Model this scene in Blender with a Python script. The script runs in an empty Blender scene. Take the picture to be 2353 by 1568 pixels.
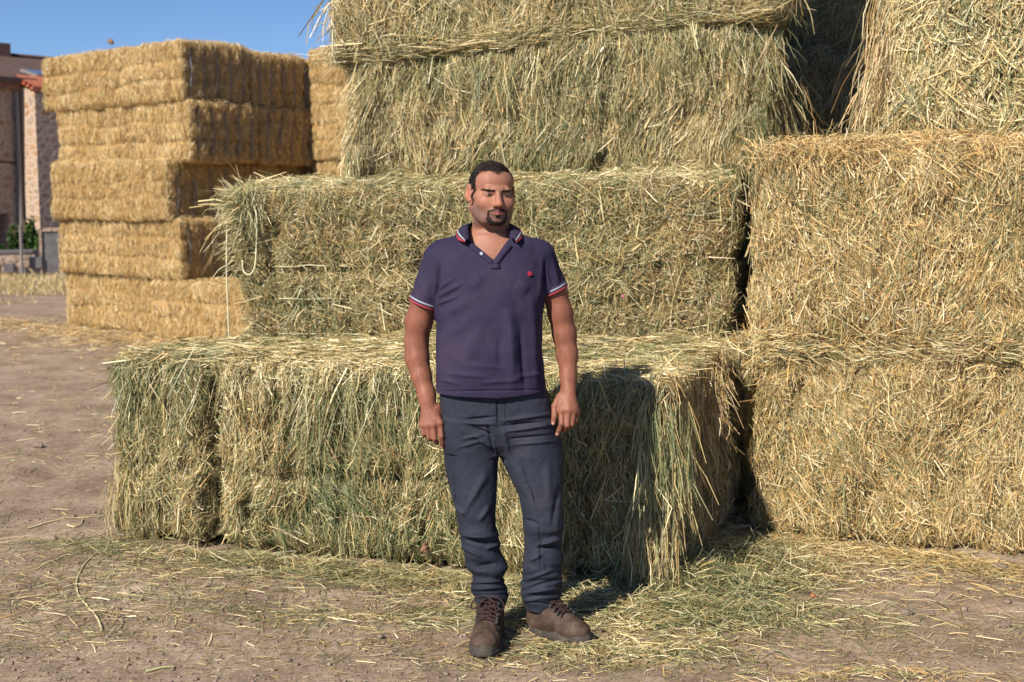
import bpy, math
import numpy as np
from mathutils import Vector, Matrix

# ------------------------------------------------------------------ camera, sky, sun, exposure
SC = bpy.context.scene
COL = SC.collection
CAM_H, FPX, CX, CY = 1.62, 3268.0, 1176.5, 784.0
PITCH = math.atan(339.0 / FPX)
cam_d = bpy.data.cameras.new("camera")
cam = bpy.data.objects.new("camera", cam_d); COL.objects.link(cam)
cam.location = (0, 0, CAM_H)
cam.rotation_euler = (math.pi / 2 - PITCH, 0, 0)
cam_d.sensor_width = 36.0; cam_d.lens = 50.0
cam_d.clip_start = 0.05; cam_d.clip_end = 3000
cam_d.dof.use_dof = True; cam_d.dof.focus_distance = 5.2; cam_d.dof.aperture_fstop = 4.5
SC.camera = cam

SUN_AZ, SUN_EL = math.radians(35), math.radians(38)      # azimuth: to the left of straight behind the camera
TO_SUN = Vector((-math.sin(SUN_AZ) * math.cos(SUN_EL), -math.cos(SUN_AZ) * math.cos(SUN_EL), math.sin(SUN_EL)))
world = bpy.data.worlds.new("World"); SC.world = world; world.use_nodes = True
wn = world.node_tree
sky = wn.nodes.new("ShaderNodeTexSky"); sky.sky_type = 'NISHITA'; sky.sun_disc = False
sky.sun_elevation = SUN_EL; sky.sun_rotation = math.pi + SUN_AZ
sky.altitude = 900; sky.air_density = 0.75; sky.dust_density = 0.25; sky.ozone_density = 6.0
bg = wn.nodes["Background"]; bg.inputs[1].default_value = 0.092
tint = wn.nodes.new("ShaderNodeMix"); tint.data_type = 'RGBA'; tint.blend_type = 'MULTIPLY'; tint.inputs[0].default_value = 1.0
tint.inputs[7].default_value = (.78, .79, .83, 1)
wn.links.new(sky.outputs[0], tint.inputs[6]); wn.links.new(tint.outputs[2], bg.inputs[0])
sun_d = bpy.data.lights.new("sun", 'SUN'); sun_d.energy = 5.0; sun_d.angle = math.radians(0.6)
sun_d.color = (1.0, 0.90, 0.77)
sun = bpy.data.objects.new("sun", sun_d); COL.objects.link(sun)
sun.rotation_euler = TO_SUN.to_track_quat('Z', 'Y').to_euler()
SC.view_settings.view_transform = 'Standard'; SC.view_settings.look = 'None'
SC.view_settings.exposure = 0.55; SC.view_settings.gamma = 1.0; SC.view_settings.use_curve_mapping = False
SC.render.engine = 'CYCLES'
SC.cycles.max_bounces = 6; SC.cycles.diffuse_bounces = 3; SC.cycles.transparent_max_bounces = 4
SC.render.resolution_x, SC.render.resolution_y = 1024, 682

# ------------------------------------------------------------------ helpers
SP, CP = math.sin(PITCH), math.cos(PITCH)
def ray(px, py):
    a = (px - CX) / FPX; b = (CY - py) / FPX
    return np.array([a, CP + b * SP, -SP + b * CP])
def at(px, py, Y):
    d = ray(px, py); return np.array([0, 0, CAM_H]) + d * (Y / d[1])
def on_z(px, py, z):
    d = ray(px, py); return np.array([0, 0, CAM_H]) + d * ((z - CAM_H) / d[2])
def ground_pt(px, py): return on_z(px, py, 0.0)
def project(P):
    P = np.asarray(P); x = P[:, 0]; y = P[:, 1]; z = P[:, 2] - CAM_H
    f = y * CP - z * SP; u = y * SP + z * CP
    return CX + FPX * x / f, CY - FPX * u / f

def tag(o, label=None, cat=None, group=None, kind=None):
    if label: o["label"] = label
    if cat: o["category"] = cat
    if group: o["group"] = group
    if kind: o["kind"] = kind
    return o
def empty(name, loc, label, cat, group=None):
    o = bpy.data.objects.new(name, None); COL.objects.link(o)
    o.location = [float(v) for v in loc]; o.empty_display_size = 0.1
    return tag(o, label, cat, group)
def link_mesh(name, me, parent=None):
    o = bpy.data.objects.new(name, me); COL.objects.link(o)
    if parent is not None:
        o.parent = parent
        if parent.parent is None:
            o.matrix_parent_inverse = Matrix.Translation(-Vector(parent.location))
    return o
def quad_mesh(name, V, Q, mats, midx=None, colors=None, smooth=True):
    """all-quad mesh straight from numpy arrays"""
    V = np.ascontiguousarray(V, dtype=np.float32); Q = np.ascontiguousarray(Q, dtype=np.int32)
    me = bpy.data.meshes.new(name)
    me.vertices.add(len(V)); me.vertices.foreach_set("co", V.ravel())
    me.loops.add(Q.size); me.loops.foreach_set("vertex_index", Q.ravel())
    me.polygons.add(len(Q))
    me.polygons.foreach_set("loop_start", np.arange(0, Q.size, 4, dtype=np.int32))
    me.polygons.foreach_set("loop_total", np.full(len(Q), 4, dtype=np.int32))
    for m in mats: me.materials.append(m)
    if midx is not None: me.polygons.foreach_set("material_index", np.asarray(midx, dtype=np.int32))
    me.polygons.foreach_set("use_smooth", np.full(len(Q), smooth, dtype=bool))
    me.update(calc_edges=True)
    if colors is not None:
        ca = me.color_attributes.new("Col", 'FLOAT_COLOR', 'POINT')
        c4 = np.ones((len(V), 4), dtype=np.float32); c4[:, :3] = colors
        ca.data.foreach_set("color", c4.ravel())
    return me
def poly_mesh(name, V, F, mat, smooth=False):
    me = bpy.data.meshes.new(name); me.from_pydata([tuple(map(float, v)) for v in V], [], [tuple(f) for f in F])
    for m in (mat if isinstance(mat, (list, tuple)) else [mat]): me.materials.append(m)
    me.polygons.foreach_set("use_smooth", np.full(len(F), smooth, dtype=bool)); me.update()
    return me

def _hash(ix, iy, iz, seed):
    n = (ix.astype(np.uint32) * np.uint32(374761393) + iy.astype(np.uint32) * np.uint32(668265263)
         + iz.astype(np.uint32) * np.uint32(2246822519) + np.uint32((seed * 3266489917) % 4294967296))
    n = (n ^ (n >> np.uint32(13))) * np.uint32(1274126177)
    n = n ^ (n >> np.uint32(16))
    return (n & np.uint32(0xffffff)).astype(np.float32) / np.float32(8388608.0) - 1.0
def vnoise(p, seed=0):
    p = np.asarray(p, dtype=np.float32); i = np.floor(p).astype(np.int64); f = p - i; f = f * f * (3 - 2 * f)
    r = 0
    for a in (0, 1):
        wa = f[:, 0] if a else 1 - f[:, 0]
        for b in (0, 1):
            wb = f[:, 1] if b else 1 - f[:, 1]
            for c in (0, 1):
                wc = f[:, 2] if c else 1 - f[:, 2]
                r = r + wa * wb * wc * _hash(i[:, 0] + a, i[:, 1] + b, i[:, 2] + c, seed)
    return r
def fbm(p, seed=0, octv=3):
    p = np.asarray(p, dtype=np.float32); r = 0; amp = 1.0
    for k in range(octv):
        r = r + amp * vnoise(p, seed + 17 * k); p = p * 2.03 + 3.7; amp *= 0.5
    return r
def nrm(v): return v / np.maximum(np.linalg.norm(v, axis=-1, keepdims=True), 1e-9)

# ------------------------------------------------------------------ materials
def new_mat(name):
    m = bpy.data.materials.new(name); m.use_nodes = True
    return m, m.node_tree.nodes, m.node_tree.links, m.node_tree.nodes["Principled BSDF"]
def N(nodes, t, **kw):
    n = nodes.new(t)
    for k, v in kw.items(): setattr(n, k, v)
    return n
def ramp(nodes, stops):
    r = nodes.new("ShaderNodeValToRGB"); el = r.color_ramp.elements
    while len(el) < len(stops): el.new(0.5)
    for e, (p, c) in zip(el, stops): e.position = p; e.color = (*c, 1)
    return r
def noise_mat(name, stops, scale=8, detail=6, rough=0.8, bump=0.0, bscale=60, stretch=(1, 1, 1), spec=0.3, bdist=0.01, sheen=0.0):
    m, n, l, b = new_mat(name)
    tc = N(n, "ShaderNodeTexCoord"); mp = N(n, "ShaderNodeMapping"); mp.inputs['Scale'].default_value = stretch
    l.new(tc.outputs['Object'], mp.inputs[0])
    t = N(n, "ShaderNodeTexNoise"); t.inputs['Scale'].default_value = scale; t.inputs['Detail'].default_value = detail
    t.inputs['Roughness'].default_value = 0.6
    l.new(mp.outputs[0], t.inputs['Vector'])
    r = ramp(n, stops); l.new(t.outputs['Fac'], r.inputs[0]); l.new(r.outputs[0], b.inputs['Base Color'])
    b.inputs['Roughness'].default_value = rough; b.inputs['Specular IOR Level'].default_value = spec
    if sheen: b.inputs['Sheen Weight'].default_value = sheen
    if bump:
        t2 = N(n, "ShaderNodeTexNoise"); t2.inputs['Scale'].default_value = bscale; t2.inputs['Detail'].default_value = 4
        l.new(mp.outputs[0], t2.inputs['Vector'])
        bp = N(n, "ShaderNodeBump"); bp.inputs['Strength'].default_value = bump; bp.inputs['Distance'].default_value = bdist
        l.new(t2.outputs['Fac'], bp.inputs['Height']); l.new(bp.outputs[0], b.inputs['Normal'])
    return m
def flat_mat(name, c, rough=0.7, spec=0.3, metal=0.0):
    v = 0.12
    m = noise_mat(name, [(0.3, tuple(x * (1 - v) for x in c)), (0.7, tuple(min(1, x * (1 + v)) for x in c))], scale=40, rough=rough, spec=spec)
    m.node_tree.nodes["Principled BSDF"].inputs['Metallic'].default_value = metal
    return m
def attr_mat(name, rough=0.6, spec=0.3, transl=0.0, bump=0.0, bscale=200, bdist=0.002, mottled=0.0, mscale=30, sss=0.0):
    m, n, l, b = new_mat(name)
    a = N(n, "ShaderNodeAttribute", attribute_name="Col")
    col = a.outputs['Color']
    tc = N(n, "ShaderNodeTexCoord")
    if mottled:
        t = N(n, "ShaderNodeTexNoise"); t.inputs['Scale'].default_value = mscale; t.inputs['Detail'].default_value = 5
        l.new(tc.outputs['Object'], t.inputs['Vector'])
        mr = N(n, "ShaderNodeMapRange"); mr.inputs['To Min'].default_value = 1 - mottled; mr.inputs['To Max'].default_value = 1 + mottled
        mr.inputs['From Min'].default_value = 0.3; mr.inputs['From Max'].default_value = 0.7
        l.new(t.outputs['Fac'], mr.inputs['Value'])
        mx = N(n, "ShaderNodeVectorMath", operation='SCALE'); l.new(col, mx.inputs[0]); l.new(mr.outputs[0], mx.inputs['Scale'])
        col = mx.outputs[0]
    l.new(col, b.inputs['Base Color'])
    b.inputs['Roughness'].default_value = rough; b.inputs['Specular IOR Level'].default_value = spec
    if sss:
        b.inputs['Subsurface Weight'].default_value = sss; b.inputs['Subsurface Scale'].default_value = 0.006
        b.inputs['Subsurface Radius'].default_value = (1.0, 0.35, 0.2)
    if bump:
        t2 = N(n, "ShaderNodeTexNoise"); t2.inputs['Scale'].default_value = bscale; t2.inputs['Detail'].default_value = 3
        l.new(tc.outputs['Object'], t2.inputs['Vector'])
        bp = N(n, "ShaderNodeBump"); bp.inputs['Strength'].default_value = bump; bp.inputs['Distance'].default_value = bdist
        l.new(t2.outputs['Fac'], bp.inputs['Height']); l.new(bp.outputs[0], b.inputs['Normal'])
    if transl:
        tr = N(n, "ShaderNodeBsdfTranslucent"); l.new(col, tr.inputs[0])
        mix = N(n, "ShaderNodeMixShader"); mix.inputs[0].default_value = transl
        l.new(b.outputs[0], mix.inputs[1]); l.new(tr.outputs[0], mix.inputs[2])
        l.new(mix.outputs[0], n["Material Output"].inputs['Surface'])
    return m
M = {}
M['straw'] = attr_mat("hay_stems", rough=0.42, spec=0.5, transl=0.10)
M['hay_core'] = noise_mat("hay_core", [(0.3, (.10, .085, .04)), (0.5, (.20, .17, .08)), (0.72, (.34, .28, .14))], scale=14, stretch=(5, 5, .7), bump=0.8, bscale=50, bdist=0.02)  # darker than the stems, so the gaps look deep and shaded
M['gold_core'] = noise_mat("straw_core", [(0.3, (.34, .21, .085)), (0.5, (.48, .31, .125)), (0.72, (.60, .42, .19))], scale=9, stretch=(5, 5, .8), bump=0.8, bscale=40, bdist=0.02)
M['twine'] = noise_mat("sisal_twine", [(0.3, (.50, .50, .30)), (0.7, (.66, .65, .44))], scale=120, rough=0.7)
M['blue_twine'] = flat_mat("grey_blue_twine", (.26, .30, .40), rough=.5)
# ------------------------------------------------------------------ stems of hay and straw
PAL = {   # linear base colours of the stems
    'green': np.array([[.155, .185, .078], [.205, .235, .105], [.105, .135, .058], [.26, .28, .14], [.35, .36, .19]]),
    'olive': np.array([[.36, .32, .15], [.30, .27, .12], [.43, .38, .19], [.26, .21, .09]]),
    'pale':  np.array([[.62, .52, .255], [.71, .61, .34], [.54, .44, .20], [.78, .70, .45]]),
    'brown': np.array([[.30, .20, .085], [.38, .26, .115], [.24, .16, .07]]),
    'gold':  np.array([[.60, .40, .155], [.68, .47, .20], [.52, .33, .12], [.78, .58, .30]]),
}
PKEYS = ['green', 'olive', 'pale', 'brown', 'gold']
def stem_colors(rng, pos, mix, patch=0.9, seed=0, pscale=2.6):
    """mix = weights for green, olive, pale, brown, gold; the green comes in patches, as the hay was mown"""
    n = len(pos); w = np.tile(np.array(mix, float), (n, 1))
    g = vnoise(pos * pscale, seed + 5) + 0.5 * vnoise(pos * pscale * 2.7, seed + 6)
    b = vnoise(pos * pscale * 1.3, seed + 9)
    w[:, 0] *= np.exp(patch * 1.6 * g); w[:, 1] *= np.exp(0.5 * patch * g); w[:, 3] *= np.exp(patch * b); w[:, 2] *= np.exp(-.4 * patch * g)
    w /= w.sum(1, keepdims=True); cum = np.cumsum(w, 1); r = rng.random((n, 1))
    k = (r > cum).sum(1).clip(0, 4); out = np.zeros((n, 3))
    for i, key in enumerate(PKEYS):
        s = k == i; out[s] = PAL[key][rng.integers(0, len(PAL[key]), s.sum())]
    return out * rng.uniform(.7, 1.25, (n, 1))
def ribbons(rng, P, T, Nn, L, W, bend=0.08, droop=None, twist=0.9):
    """flat bent stems: two quads each. returns verts (n,6,3)"""
    n = len(P); T = nrm(T); side = nrm(np.cross(T, Nn)); up = nrm(np.cross(side, T))
    a = rng.normal(0, twist, (n, 1)); wv = side * np.cos(a) + up * np.sin(a)
    L = L[:, None]; hw = wv * (W[:, None] * .5)
    mid = P + (up * rng.normal(0.3, .8, (n, 1)) + side * rng.normal(0, 1, (n, 1))) * L * bend
    p0 = P - T * L * .5; p2 = P + T * L * .5
    if droop is not None: p2 = p2 - np.array([0, 0, 1.]) * (droop[:, None] * L); mid = mid - np.array([0, 0, 1.]) * (droop[:, None] * L * .22)
    tp = rng.uniform(.25, 1.0, (n, 1))
    return np.stack([p0 - hw * .8, p0 + hw * .8, mid + hw, mid - hw, p2 + hw * tp, p2 - hw * tp], 1)
def ribbon_quads(n, off=0):
    b = np.arange(n)[:, None] * 6 + off
    return np.concatenate([b + np.array([[0, 1, 2, 3]]), b + np.array([[3, 2, 4, 5]])], 0)

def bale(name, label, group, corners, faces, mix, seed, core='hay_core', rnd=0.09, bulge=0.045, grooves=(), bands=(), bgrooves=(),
         tufts=(), lift=0.036, width=(.0017, .0038), lenr=(.05, .20), category="hay bale", core_cell=0.04, mix_face=None, patch=0.9, fluff=0.1, bend=.055, rnd_frac=.14):
    """corners[a][b][c]: a along the face, b depth, c up. faces: {face: (stems per m2, direction mode, sigma)}"""
    rng = np.random.default_rng(seed)
    C = np.array(corners, float)
    dx = np.mean([np.linalg.norm(C[1, b, c] - C[0, b, c]) for b in (0, 1) for c in (0, 1)])
    dy = np.mean([np.linalg.norm(C[a, 1, c] - C[a, 0, c]) for a in (0, 1) for c in (0, 1)])
    dz = np.mean([np.linalg.norm(C[a, b, 1] - C[a, b, 0]) for a in (0, 1) for b in (0, 1)])
    D = np.array([dx, dy, dz])
    def tri(s):
        q = s / D; o = 0
        for a in (0, 1):
            wa = q[:, 0:1] if a else 1 - q[:, 0:1]
            for b in (0, 1):
                wb = q[:, 1:2] if b else 1 - q[:, 1:2]
                for c in (0, 1):
                    o = o + wa * wb * (q[:, 2:3] if c else 1 - q[:, 2:3]) * C[a, b, c]
        return o
    FN = {'front': (1, 0, 0, 2), 'back': (1, 1, 0, 2), 'left': (0, 0, 1, 2), 'right': (0, 1, 1, 2), 'top': (2, 1, 0, 1), 'bottom': (2, 0, 0, 1)}
    def surf(face, u, v):
        ax, hi, ua, va = FN[face]; s = np.zeros((len(u), 3)); s[:, ax] = hi * D[ax]; s[:, ua] = u * D[ua]; s[:, va] = v * D[va]
        r = min(rnd, .45 * D.min())
        c = np.clip(s, r, D - r); d = s - c; n = nrm(d); s2 = c + r * n
        q = s2 + seed * 3.1
        h = bulge * fbm(q * 1.8, seed, 2) + bulge * .75 * vnoise(q * np.array([7, 7, 4.]), seed + 3) + bulge * .8 * vnoise(q * np.array([19, 19, 9.]), seed + 4)
        uu = s2[:, 0]; zz = s2[:, 2]; wob = .05 * vnoise(q * np.array([2, 2, 5.]), seed + 8) + .02 * vnoise(q * np.array([5, 5, 16.]), seed + 18)
        side = (np.abs(n[:, 1]) > .5)
        for (gx, gd, gw) in grooves:        # upright creases between the flakes, on front and back
            h = h - np.where(side, gd * np.exp(-((uu + wob - gx * dx) / gw) ** 2), 0)
        for (gz, gd, gw) in bands:          # level creases where the strings pull in
            h = h - np.where(np.abs(n[:, 2]) < .6, gd * np.exp(-((zz + wob - gz * dz) / gw) ** 2), 0)
        for (gy, gd, gw) in bgrooves:       # upright creases on the ends
            h = h - np.where(np.abs(n[:, 0]) > .5, gd * np.exp(-((s2[:, 1] + wob - gy * dy) / gw) ** 2), 0)
        return s2 + n * h[:, None], n
    Vs, Qs, Ms, Cs = [], [], [], []; off = 0
    for f, (ax, hi, ua, va) in FN.items():
        nu = max(2, int(D[ua] / core_cell)); nv = max(2, int(D[va] / core_cell))
        U, W_ = np.meshgrid(np.linspace(0, 1, nu + 1), np.linspace(0, 1, nv + 1), indexing='ij')
        p, n = surf(f, U.ravel(), W_.ravel()); Vs.append(tri(p))
        i = (np.arange(nu)[:, None] * (nv + 1) + np.arange(nv)[None]).ravel() + off
        q = np.stack([i, i + nv + 1, i + nv + 2, i + 1], 1)
        flip = (hi == 1) if ax in (0, 2) else (hi == 0)
        if not flip: q = q[:, ::-1]
        Qs.append(q); Ms.append(np.zeros(len(q))); Cs.append(np.full((len(p), 3), .2)); off += len(p)
    Z = np.array([0, 0, 1.]); X = np.array([1., 0, 0]); Yv = np.array([0, 1., 0])
    for f, spec in faces.items():
        dens, mode, sig = spec[:3]; ax, hi, ua, va = FN[f]
        n_ = int(dens * (1.8 if f in ('front', 'right', 'top') else 1.0) * D[ua] * D[va])
        p, n = surf(f, rng.random(n_), rng.random(n_))
        h = rng.random(n_) ** 2.2 * lift
        e_up = nrm(Z - n * (n @ Z)[:, None] + (0 if f != 'top' else Yv)) if f != 'top' else np.tile(Yv, (n_, 1))
        e_h = nrm(np.cross(e_up, n))
        if f == 'top': e_h = np.tile(X, (n_, 1)); e_up = nrm(np.cross(n, e_h))
        flow = vnoise(p * 3.3 + seed, seed + 11) * .55 + vnoise(p * 8 + seed, seed + 12) * .45
        ang = flow + rng.normal(0, sig, n_)
        if mode == 'h': ang = ang + np.pi / 2
        if mode == 'r': ang = ang * 1.4 + rng.normal(0, .35, n_)
        rm = rng.random(n_) < (rnd_frac if mode != 'r' else .3)
        ang[rm] = rng.uniform(0, np.pi, rm.sum())
        if len(spec) > 3:                   # a level layer of stems in the bottom or top of the face
            for (z0, zs) in spec[3]:
                w = np.exp(-((p[:, 2] / dz - z0) / zs) ** 2); k = rng.random(n_) < w; ang[k] = np.pi / 2 + rng.normal(0, .22, k.sum())
        t = e_up * np.cos(ang)[:, None] + e_h * np.sin(ang)[:, None]
        t = nrm(t + n * rng.normal(0, fluff, (n_, 1)))
        stray = rng.random(n_) < .015
        t[stray] = nrm(t[stray] + n[stray] * rng.uniform(.3, .9, (stray.sum(), 1)))
        L = lenr[0] + (lenr[1] - lenr[0]) * rng.beta(1.3, 2.6, n_); W = rng.uniform(*width, n_)
        if category == "hay bale":          # broken leaf flakes and a few long thick stems among the fine ones
            k = rng.random(n_) < .12; L[k] = rng.uniform(.010, .034, k.sum()); W[k] = rng.uniform(.004, .0085, k.sum())
            k = rng.random(n_) < .012; L[k] = rng.uniform(.14, .30, k.sum()); W[k] = rng.uniform(.004, .0062, k.sum())
        mx = (mix_face or {}).get(f, mix)
        c = stem_colors(rng, p, mx, seed=seed, patch=patch)
        rb = ribbons(rng, p + n * h[:, None], t, n, L, W, bend=bend)
        Vs.append(tri(rb.reshape(-1, 3))); Qs.append(ribbon_quads(n_, off)); off += n_ * 6
        Ms.append(np.ones(n_ * 2)); Cs.append(np.repeat(c, 6, 0))
    for t in tufts:                         # hanging or bristling clumps, in world space
        v, c = tuft(rng, **t); n_ = len(v)
        Vs.append(v.reshape(-1, 3)); Qs.append(ribbon_quads(n_, off)); off += n_ * 6
        Ms.append(np.ones(n_ * 2)); Cs.append(np.repeat(c, 6, 0))
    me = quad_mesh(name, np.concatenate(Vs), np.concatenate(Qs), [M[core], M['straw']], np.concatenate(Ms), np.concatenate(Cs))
    o = link_mesh(name, me); tag(o, label, category, group)
    return o
def tuft(rng, p, d, n=100, spread=.25, L=(.1, .3), mix=(1, 1, 1, .2, 0), area=(.05, .02, .05), droop=(0, .3), width=(.0018, .0040)):
    n = int(n * 1.35)
    p = np.asarray(p, float); P = p + np.clip(rng.normal(0, 1, (n, 3)), -1.7, 1.7) * np.array(area)
    T = nrm(nrm(np.asarray(d, float)) + rng.normal(0, spread, (n, 3)))
    LL = rng.uniform(*L, n) * rng.uniform(.5, 1.0, n); Nn = nrm(np.tile([-.3, -1., .3], (n, 1)) + rng.normal(0, .3, (n, 3)))
    c = stem_colors(rng, P, mix, patch=.3)
    return ribbons(rng, P + T * LL[:, None] * .5, T, Nn, LL, rng.uniform(*width, n), bend=.06, droop=rng.uniform(*droop, n)), c
def box_corners(FL, FR, TL, TR, back, back_top=None):
    back = np.asarray(back, float); bt = back if back_top is None else np.asarray(back_top, float)
    FL, FR, TL, TR = map(np.asarray, (FL, FR, TL, TR))
    return [[[FL, TL], [FL + back, TL + bt]], [[FR, TR], [FR + back, TR + bt]]]
def tube(pts, r, n=6, taper=None):
    pts = np.asarray(pts, float); m = len(pts); V = []; Q = []
    for i in range(m):
        t = nrm((pts[min(i + 1, m - 1)] - pts[max(i - 1, 0)])[None])[0]
        a = np.cross(t, [0.31, 0.2, 0.93]); a /= np.linalg.norm(a); b = np.cross(t, a)
        rr = r if taper is None else r * taper[i]
        for k in range(n):
            th = 2 * math.pi * k / n; V.append(pts[i] + rr * (a * math.cos(th) + b * math.sin(th)))
    for i in range(m - 1):
        for k in range(n):
            k2 = (k + 1) % n; Q.append((i * n + k, i * n + k2, (i + 1) * n + k2, (i + 1) * n + k))
    return np.array(V), np.array(Q)
def tubes_mesh(name, list_of_pts, r, mat, n=6):
    Vs, Qs, off = [], [], 0
    for pts in list_of_pts:
        v, q = tube(pts, r, n); Vs.append(v); Qs.append(q + off); off += len(v)
    return quad_mesh(name, np.concatenate(Vs), np.concatenate(Qs), [mat])
def spline(pts, n=8):
    P = np.asarray(pts, float); out = []
    E = np.vstack([2 * P[0] - P[1], P, 2 * P[-1] - P[-2]])
    for i in range(1, len(E) - 2):
        for t in np.linspace(0, 1, n, endpoint=False):
            a, b, c, d = E[i - 1], E[i], E[i + 1], E[i + 2]
            out.append(.5 * ((2 * b) + (-a + c) * t + (2 * a - 5 * b + 4 * c - d) * t * t + (-a + 3 * b - 3 * c + d) * t ** 3))
    out.append(P[-1]); return np.array(out)

# ------------------------------------------------------------------ ground: one sheet, fine near the yard, reaching the horizon
def ground_h(x, y):
    p = np.stack([x, y, np.zeros_like(x)], 1)
    near = np.exp(-np.maximum(0, np.hypot(x, y - 6) - 5) / 8)
    return (.016 * vnoise(p * 1.7, 41) + .013 * vnoise(p * 4.5, 42) + .008 * vnoise(p * 11, 43) + .006 * np.abs(vnoise(p * 24, 44))) * near - .018
gx = np.concatenate([-np.geomspace(2500, 9, 26), np.linspace(-8, -2.9, 70), np.linspace(-2.88, 3.4, 330), np.geomspace(3.6, 2500, 34)])
gy = np.concatenate([-np.geomspace(2500, 2, 20), np.linspace(-1, 3.6, 16), np.linspace(3.65, 7.2, 240), np.linspace(7.3, 19, 110), np.geomspace(20, 2500, 34)])
GX, GY = np.meshgrid(gx, gy, indexing='ij'); gz = ground_h(GX.ravel(), GY.ravel())
gi = (np.arange(len(gx) - 1)[:, None] * len(gy) + np.arange(len(gy) - 1)[None]).ravel()
def dirt_mat():
    m, n, l, b = new_mat("dry_dirt")
    tc = N(n, "ShaderNodeTexCoord")
    def nz(s, d=6):
        t = N(n, "ShaderNodeTexNoise"); t.inputs['Scale'].default_value = s; t.inputs['Detail'].default_value = d; t.inputs['Roughness'].default_value = .65
        l.new(tc.outputs['Object'], t.inputs['Vector']); return t.outputs['Fac']
    r1 = ramp(n, [(.34, (.225, .171, .123)), (.5, (.31, .238, .176)), (.66, (.385, .305, .232))]); l.new(nz(2.3), r1.inputs[0])
    r2 = ramp(n, [(.38, (.72, .70, .68)), (.52, (1, 1, 1)), (.68, (1.2, 1.17, 1.12))]); l.new(nz(38, 8), r2.inputs[0])
    r3 = ramp(n, [(.30, (.62, .60, .58)), (.40, (1, 1, 1)), (.70, (1, 1, 1)), (.76, (1.45, 1.42, 1.4))]); l.new(nz(210, 3), r3.inputs[0])
    m1 = N(n, "ShaderNodeMix", data_type='RGBA', blend_type='MULTIPLY'); m1.inputs[0].default_value = 1
    l.new(r1.outputs[0], m1.inputs[6]); l.new(r2.outputs[0], m1.inputs[7])
    m2 = N(n, "ShaderNodeMix", data_type='RGBA', blend_type='MULTIPLY'); m2.inputs[0].default_value = 1
    l.new(m1.outputs[2], m2.inputs[6]); l.new(r3.outputs[0], m2.inputs[7])
    l.new(m2.outputs[2], b.inputs['Base Color']); b.inputs['Roughness'].default_value = .95; b.inputs['Specular IOR Level'].default_value = .1
    bp = N(n, "ShaderNodeBump"); bp.inputs['Strength'].default_value = .75; bp.inputs['Distance'].default_value = .012; l.new(nz(55, 8), bp.inputs['Height'])
    bp2 = N(n, "ShaderNodeBump"); bp2.inputs['Strength'].default_value = .5; bp2.inputs['Distance'].default_value = .004; l.new(nz(240, 3), bp2.inputs['Height'])
    l.new(bp.outputs[0], bp2.inputs['Normal']); l.new(bp2.outputs[0], b.inputs['Normal'])
    return m
o = link_mesh("ground", quad_mesh("ground", np.stack([GX.ravel(), GY.ravel(), gz], 1), np.stack([gi, gi + len(gy), gi + len(gy) + 1, gi + 1], 1), [dirt_mat()]))
tag(o, kind="structure")

# ------------------------------------------------------------------ the green hay bales and the big tan bales on the right
G_HAY = "big square hay bales stacked around the man"
def perp(a, b, k):
    d = (b - a) * np.array([1, 1, 0]); d /= np.linalg.norm(d); return np.array([-d[1], d[0], 0]) * k
HANG = (1.2, .9, .8, .1, 0)
# bale on the ground in front
A0, A1 = ground_pt(248, 1234), ground_pt(1540, 1346)
AT0, AT1 = at(262, 838, A0[1]), at(1530, 868, A1[1])
Aback = perp(A0, A1, 1.42)
tA = []
def on_seg(P, Q, t): return P + (Q - P) * t
rr = np.random.default_rng(5)
for k in range(46):      # ragged hay hanging over the front upper edge
    t = rr.uniform(.05, .98); q = on_seg(AT0, AT1, t) + np.array([0, .05, -.03])
    tA.append(dict(p=q, d=(rr.normal(0, .25), -.45, -.8), n=34, spread=.22, L=(.10, .30), mix=(1.5, .8, .55, .1, 0), area=(.05, .03, .03), droop=(.1, .5)))
tA += [dict(p=on_z(1510, 862, .80) + np.array([0, -.02, .01]), d=(.08, -.32, -1), n=420, spread=.13, L=(.25, .5), mix=(2.2, .6, .8, .1, 0), area=(.055, .03, .05), droop=(0, .1)),
       dict(p=at(1525, 1020, A1[1] - .06), d=(.05, -.1, -1), n=400, spread=.17, L=(.16, .36), mix=(2.2, .7, .6, .2, .1), area=(.06, .03, .1), droop=(0, .1)),
       dict(p=at(1500, 1210, A1[1] - .05), d=(-.02, -.15, -1), n=260, spread=.18, L=(.12, .3), mix=(.6, .8, 1, .8, .2), area=(.06, .03, .06), droop=(0, .1)),
       dict(p=at(795, 1155, 6.28), d=(.03, -.2, -1), n=110, spread=.09, L=(.2, .34), mix=(2, .8, .4, .1, 0), area=(.022, .02, .03), droop=(0, .05)),
       dict(p=at(288, 1110, A0[1] - .02), d=(-.10, -.10, -1), n=90, spread=.10, L=(.16, .30), mix=(.3, .6, 1, .8, .2), area=(.05, .05, .03), droop=(0, .05)),
       dict(p=at(460, 1060, 6.58), d=(-.10, -.25, -1), n=130, spread=.16, L=(.16, .36), mix=(.8, .7, 1.2, .2, 0), area=(.06, .03, .1), droop=(0, .1)),
       dict(p=at(268, 960, A0[1] + .1), d=(-1, -.3, -.3), n=26, spread=.4, L=(.05, .12), mix=(.5, .7, 1, .5, 0), area=(.03, .1, .14), droop=(0, .3)),
       dict(p=at(1640, 880, 6.75), d=(.3, -.3, -.9), n=200, spread=.35, L=(.05, .15), mix=(.05, .4, .9, .7, 1.6), area=(.04, .12, .08), droop=(0, .3)),
       dict(p=at(1630, 1000, 6.65), d=(.3, -.25, -1), n=180, spread=.3, L=(.06, .18), mix=(.05, .4, .8, .9, 1.6), area=(.04, .12, .12), droop=(0, .2))]
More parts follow.
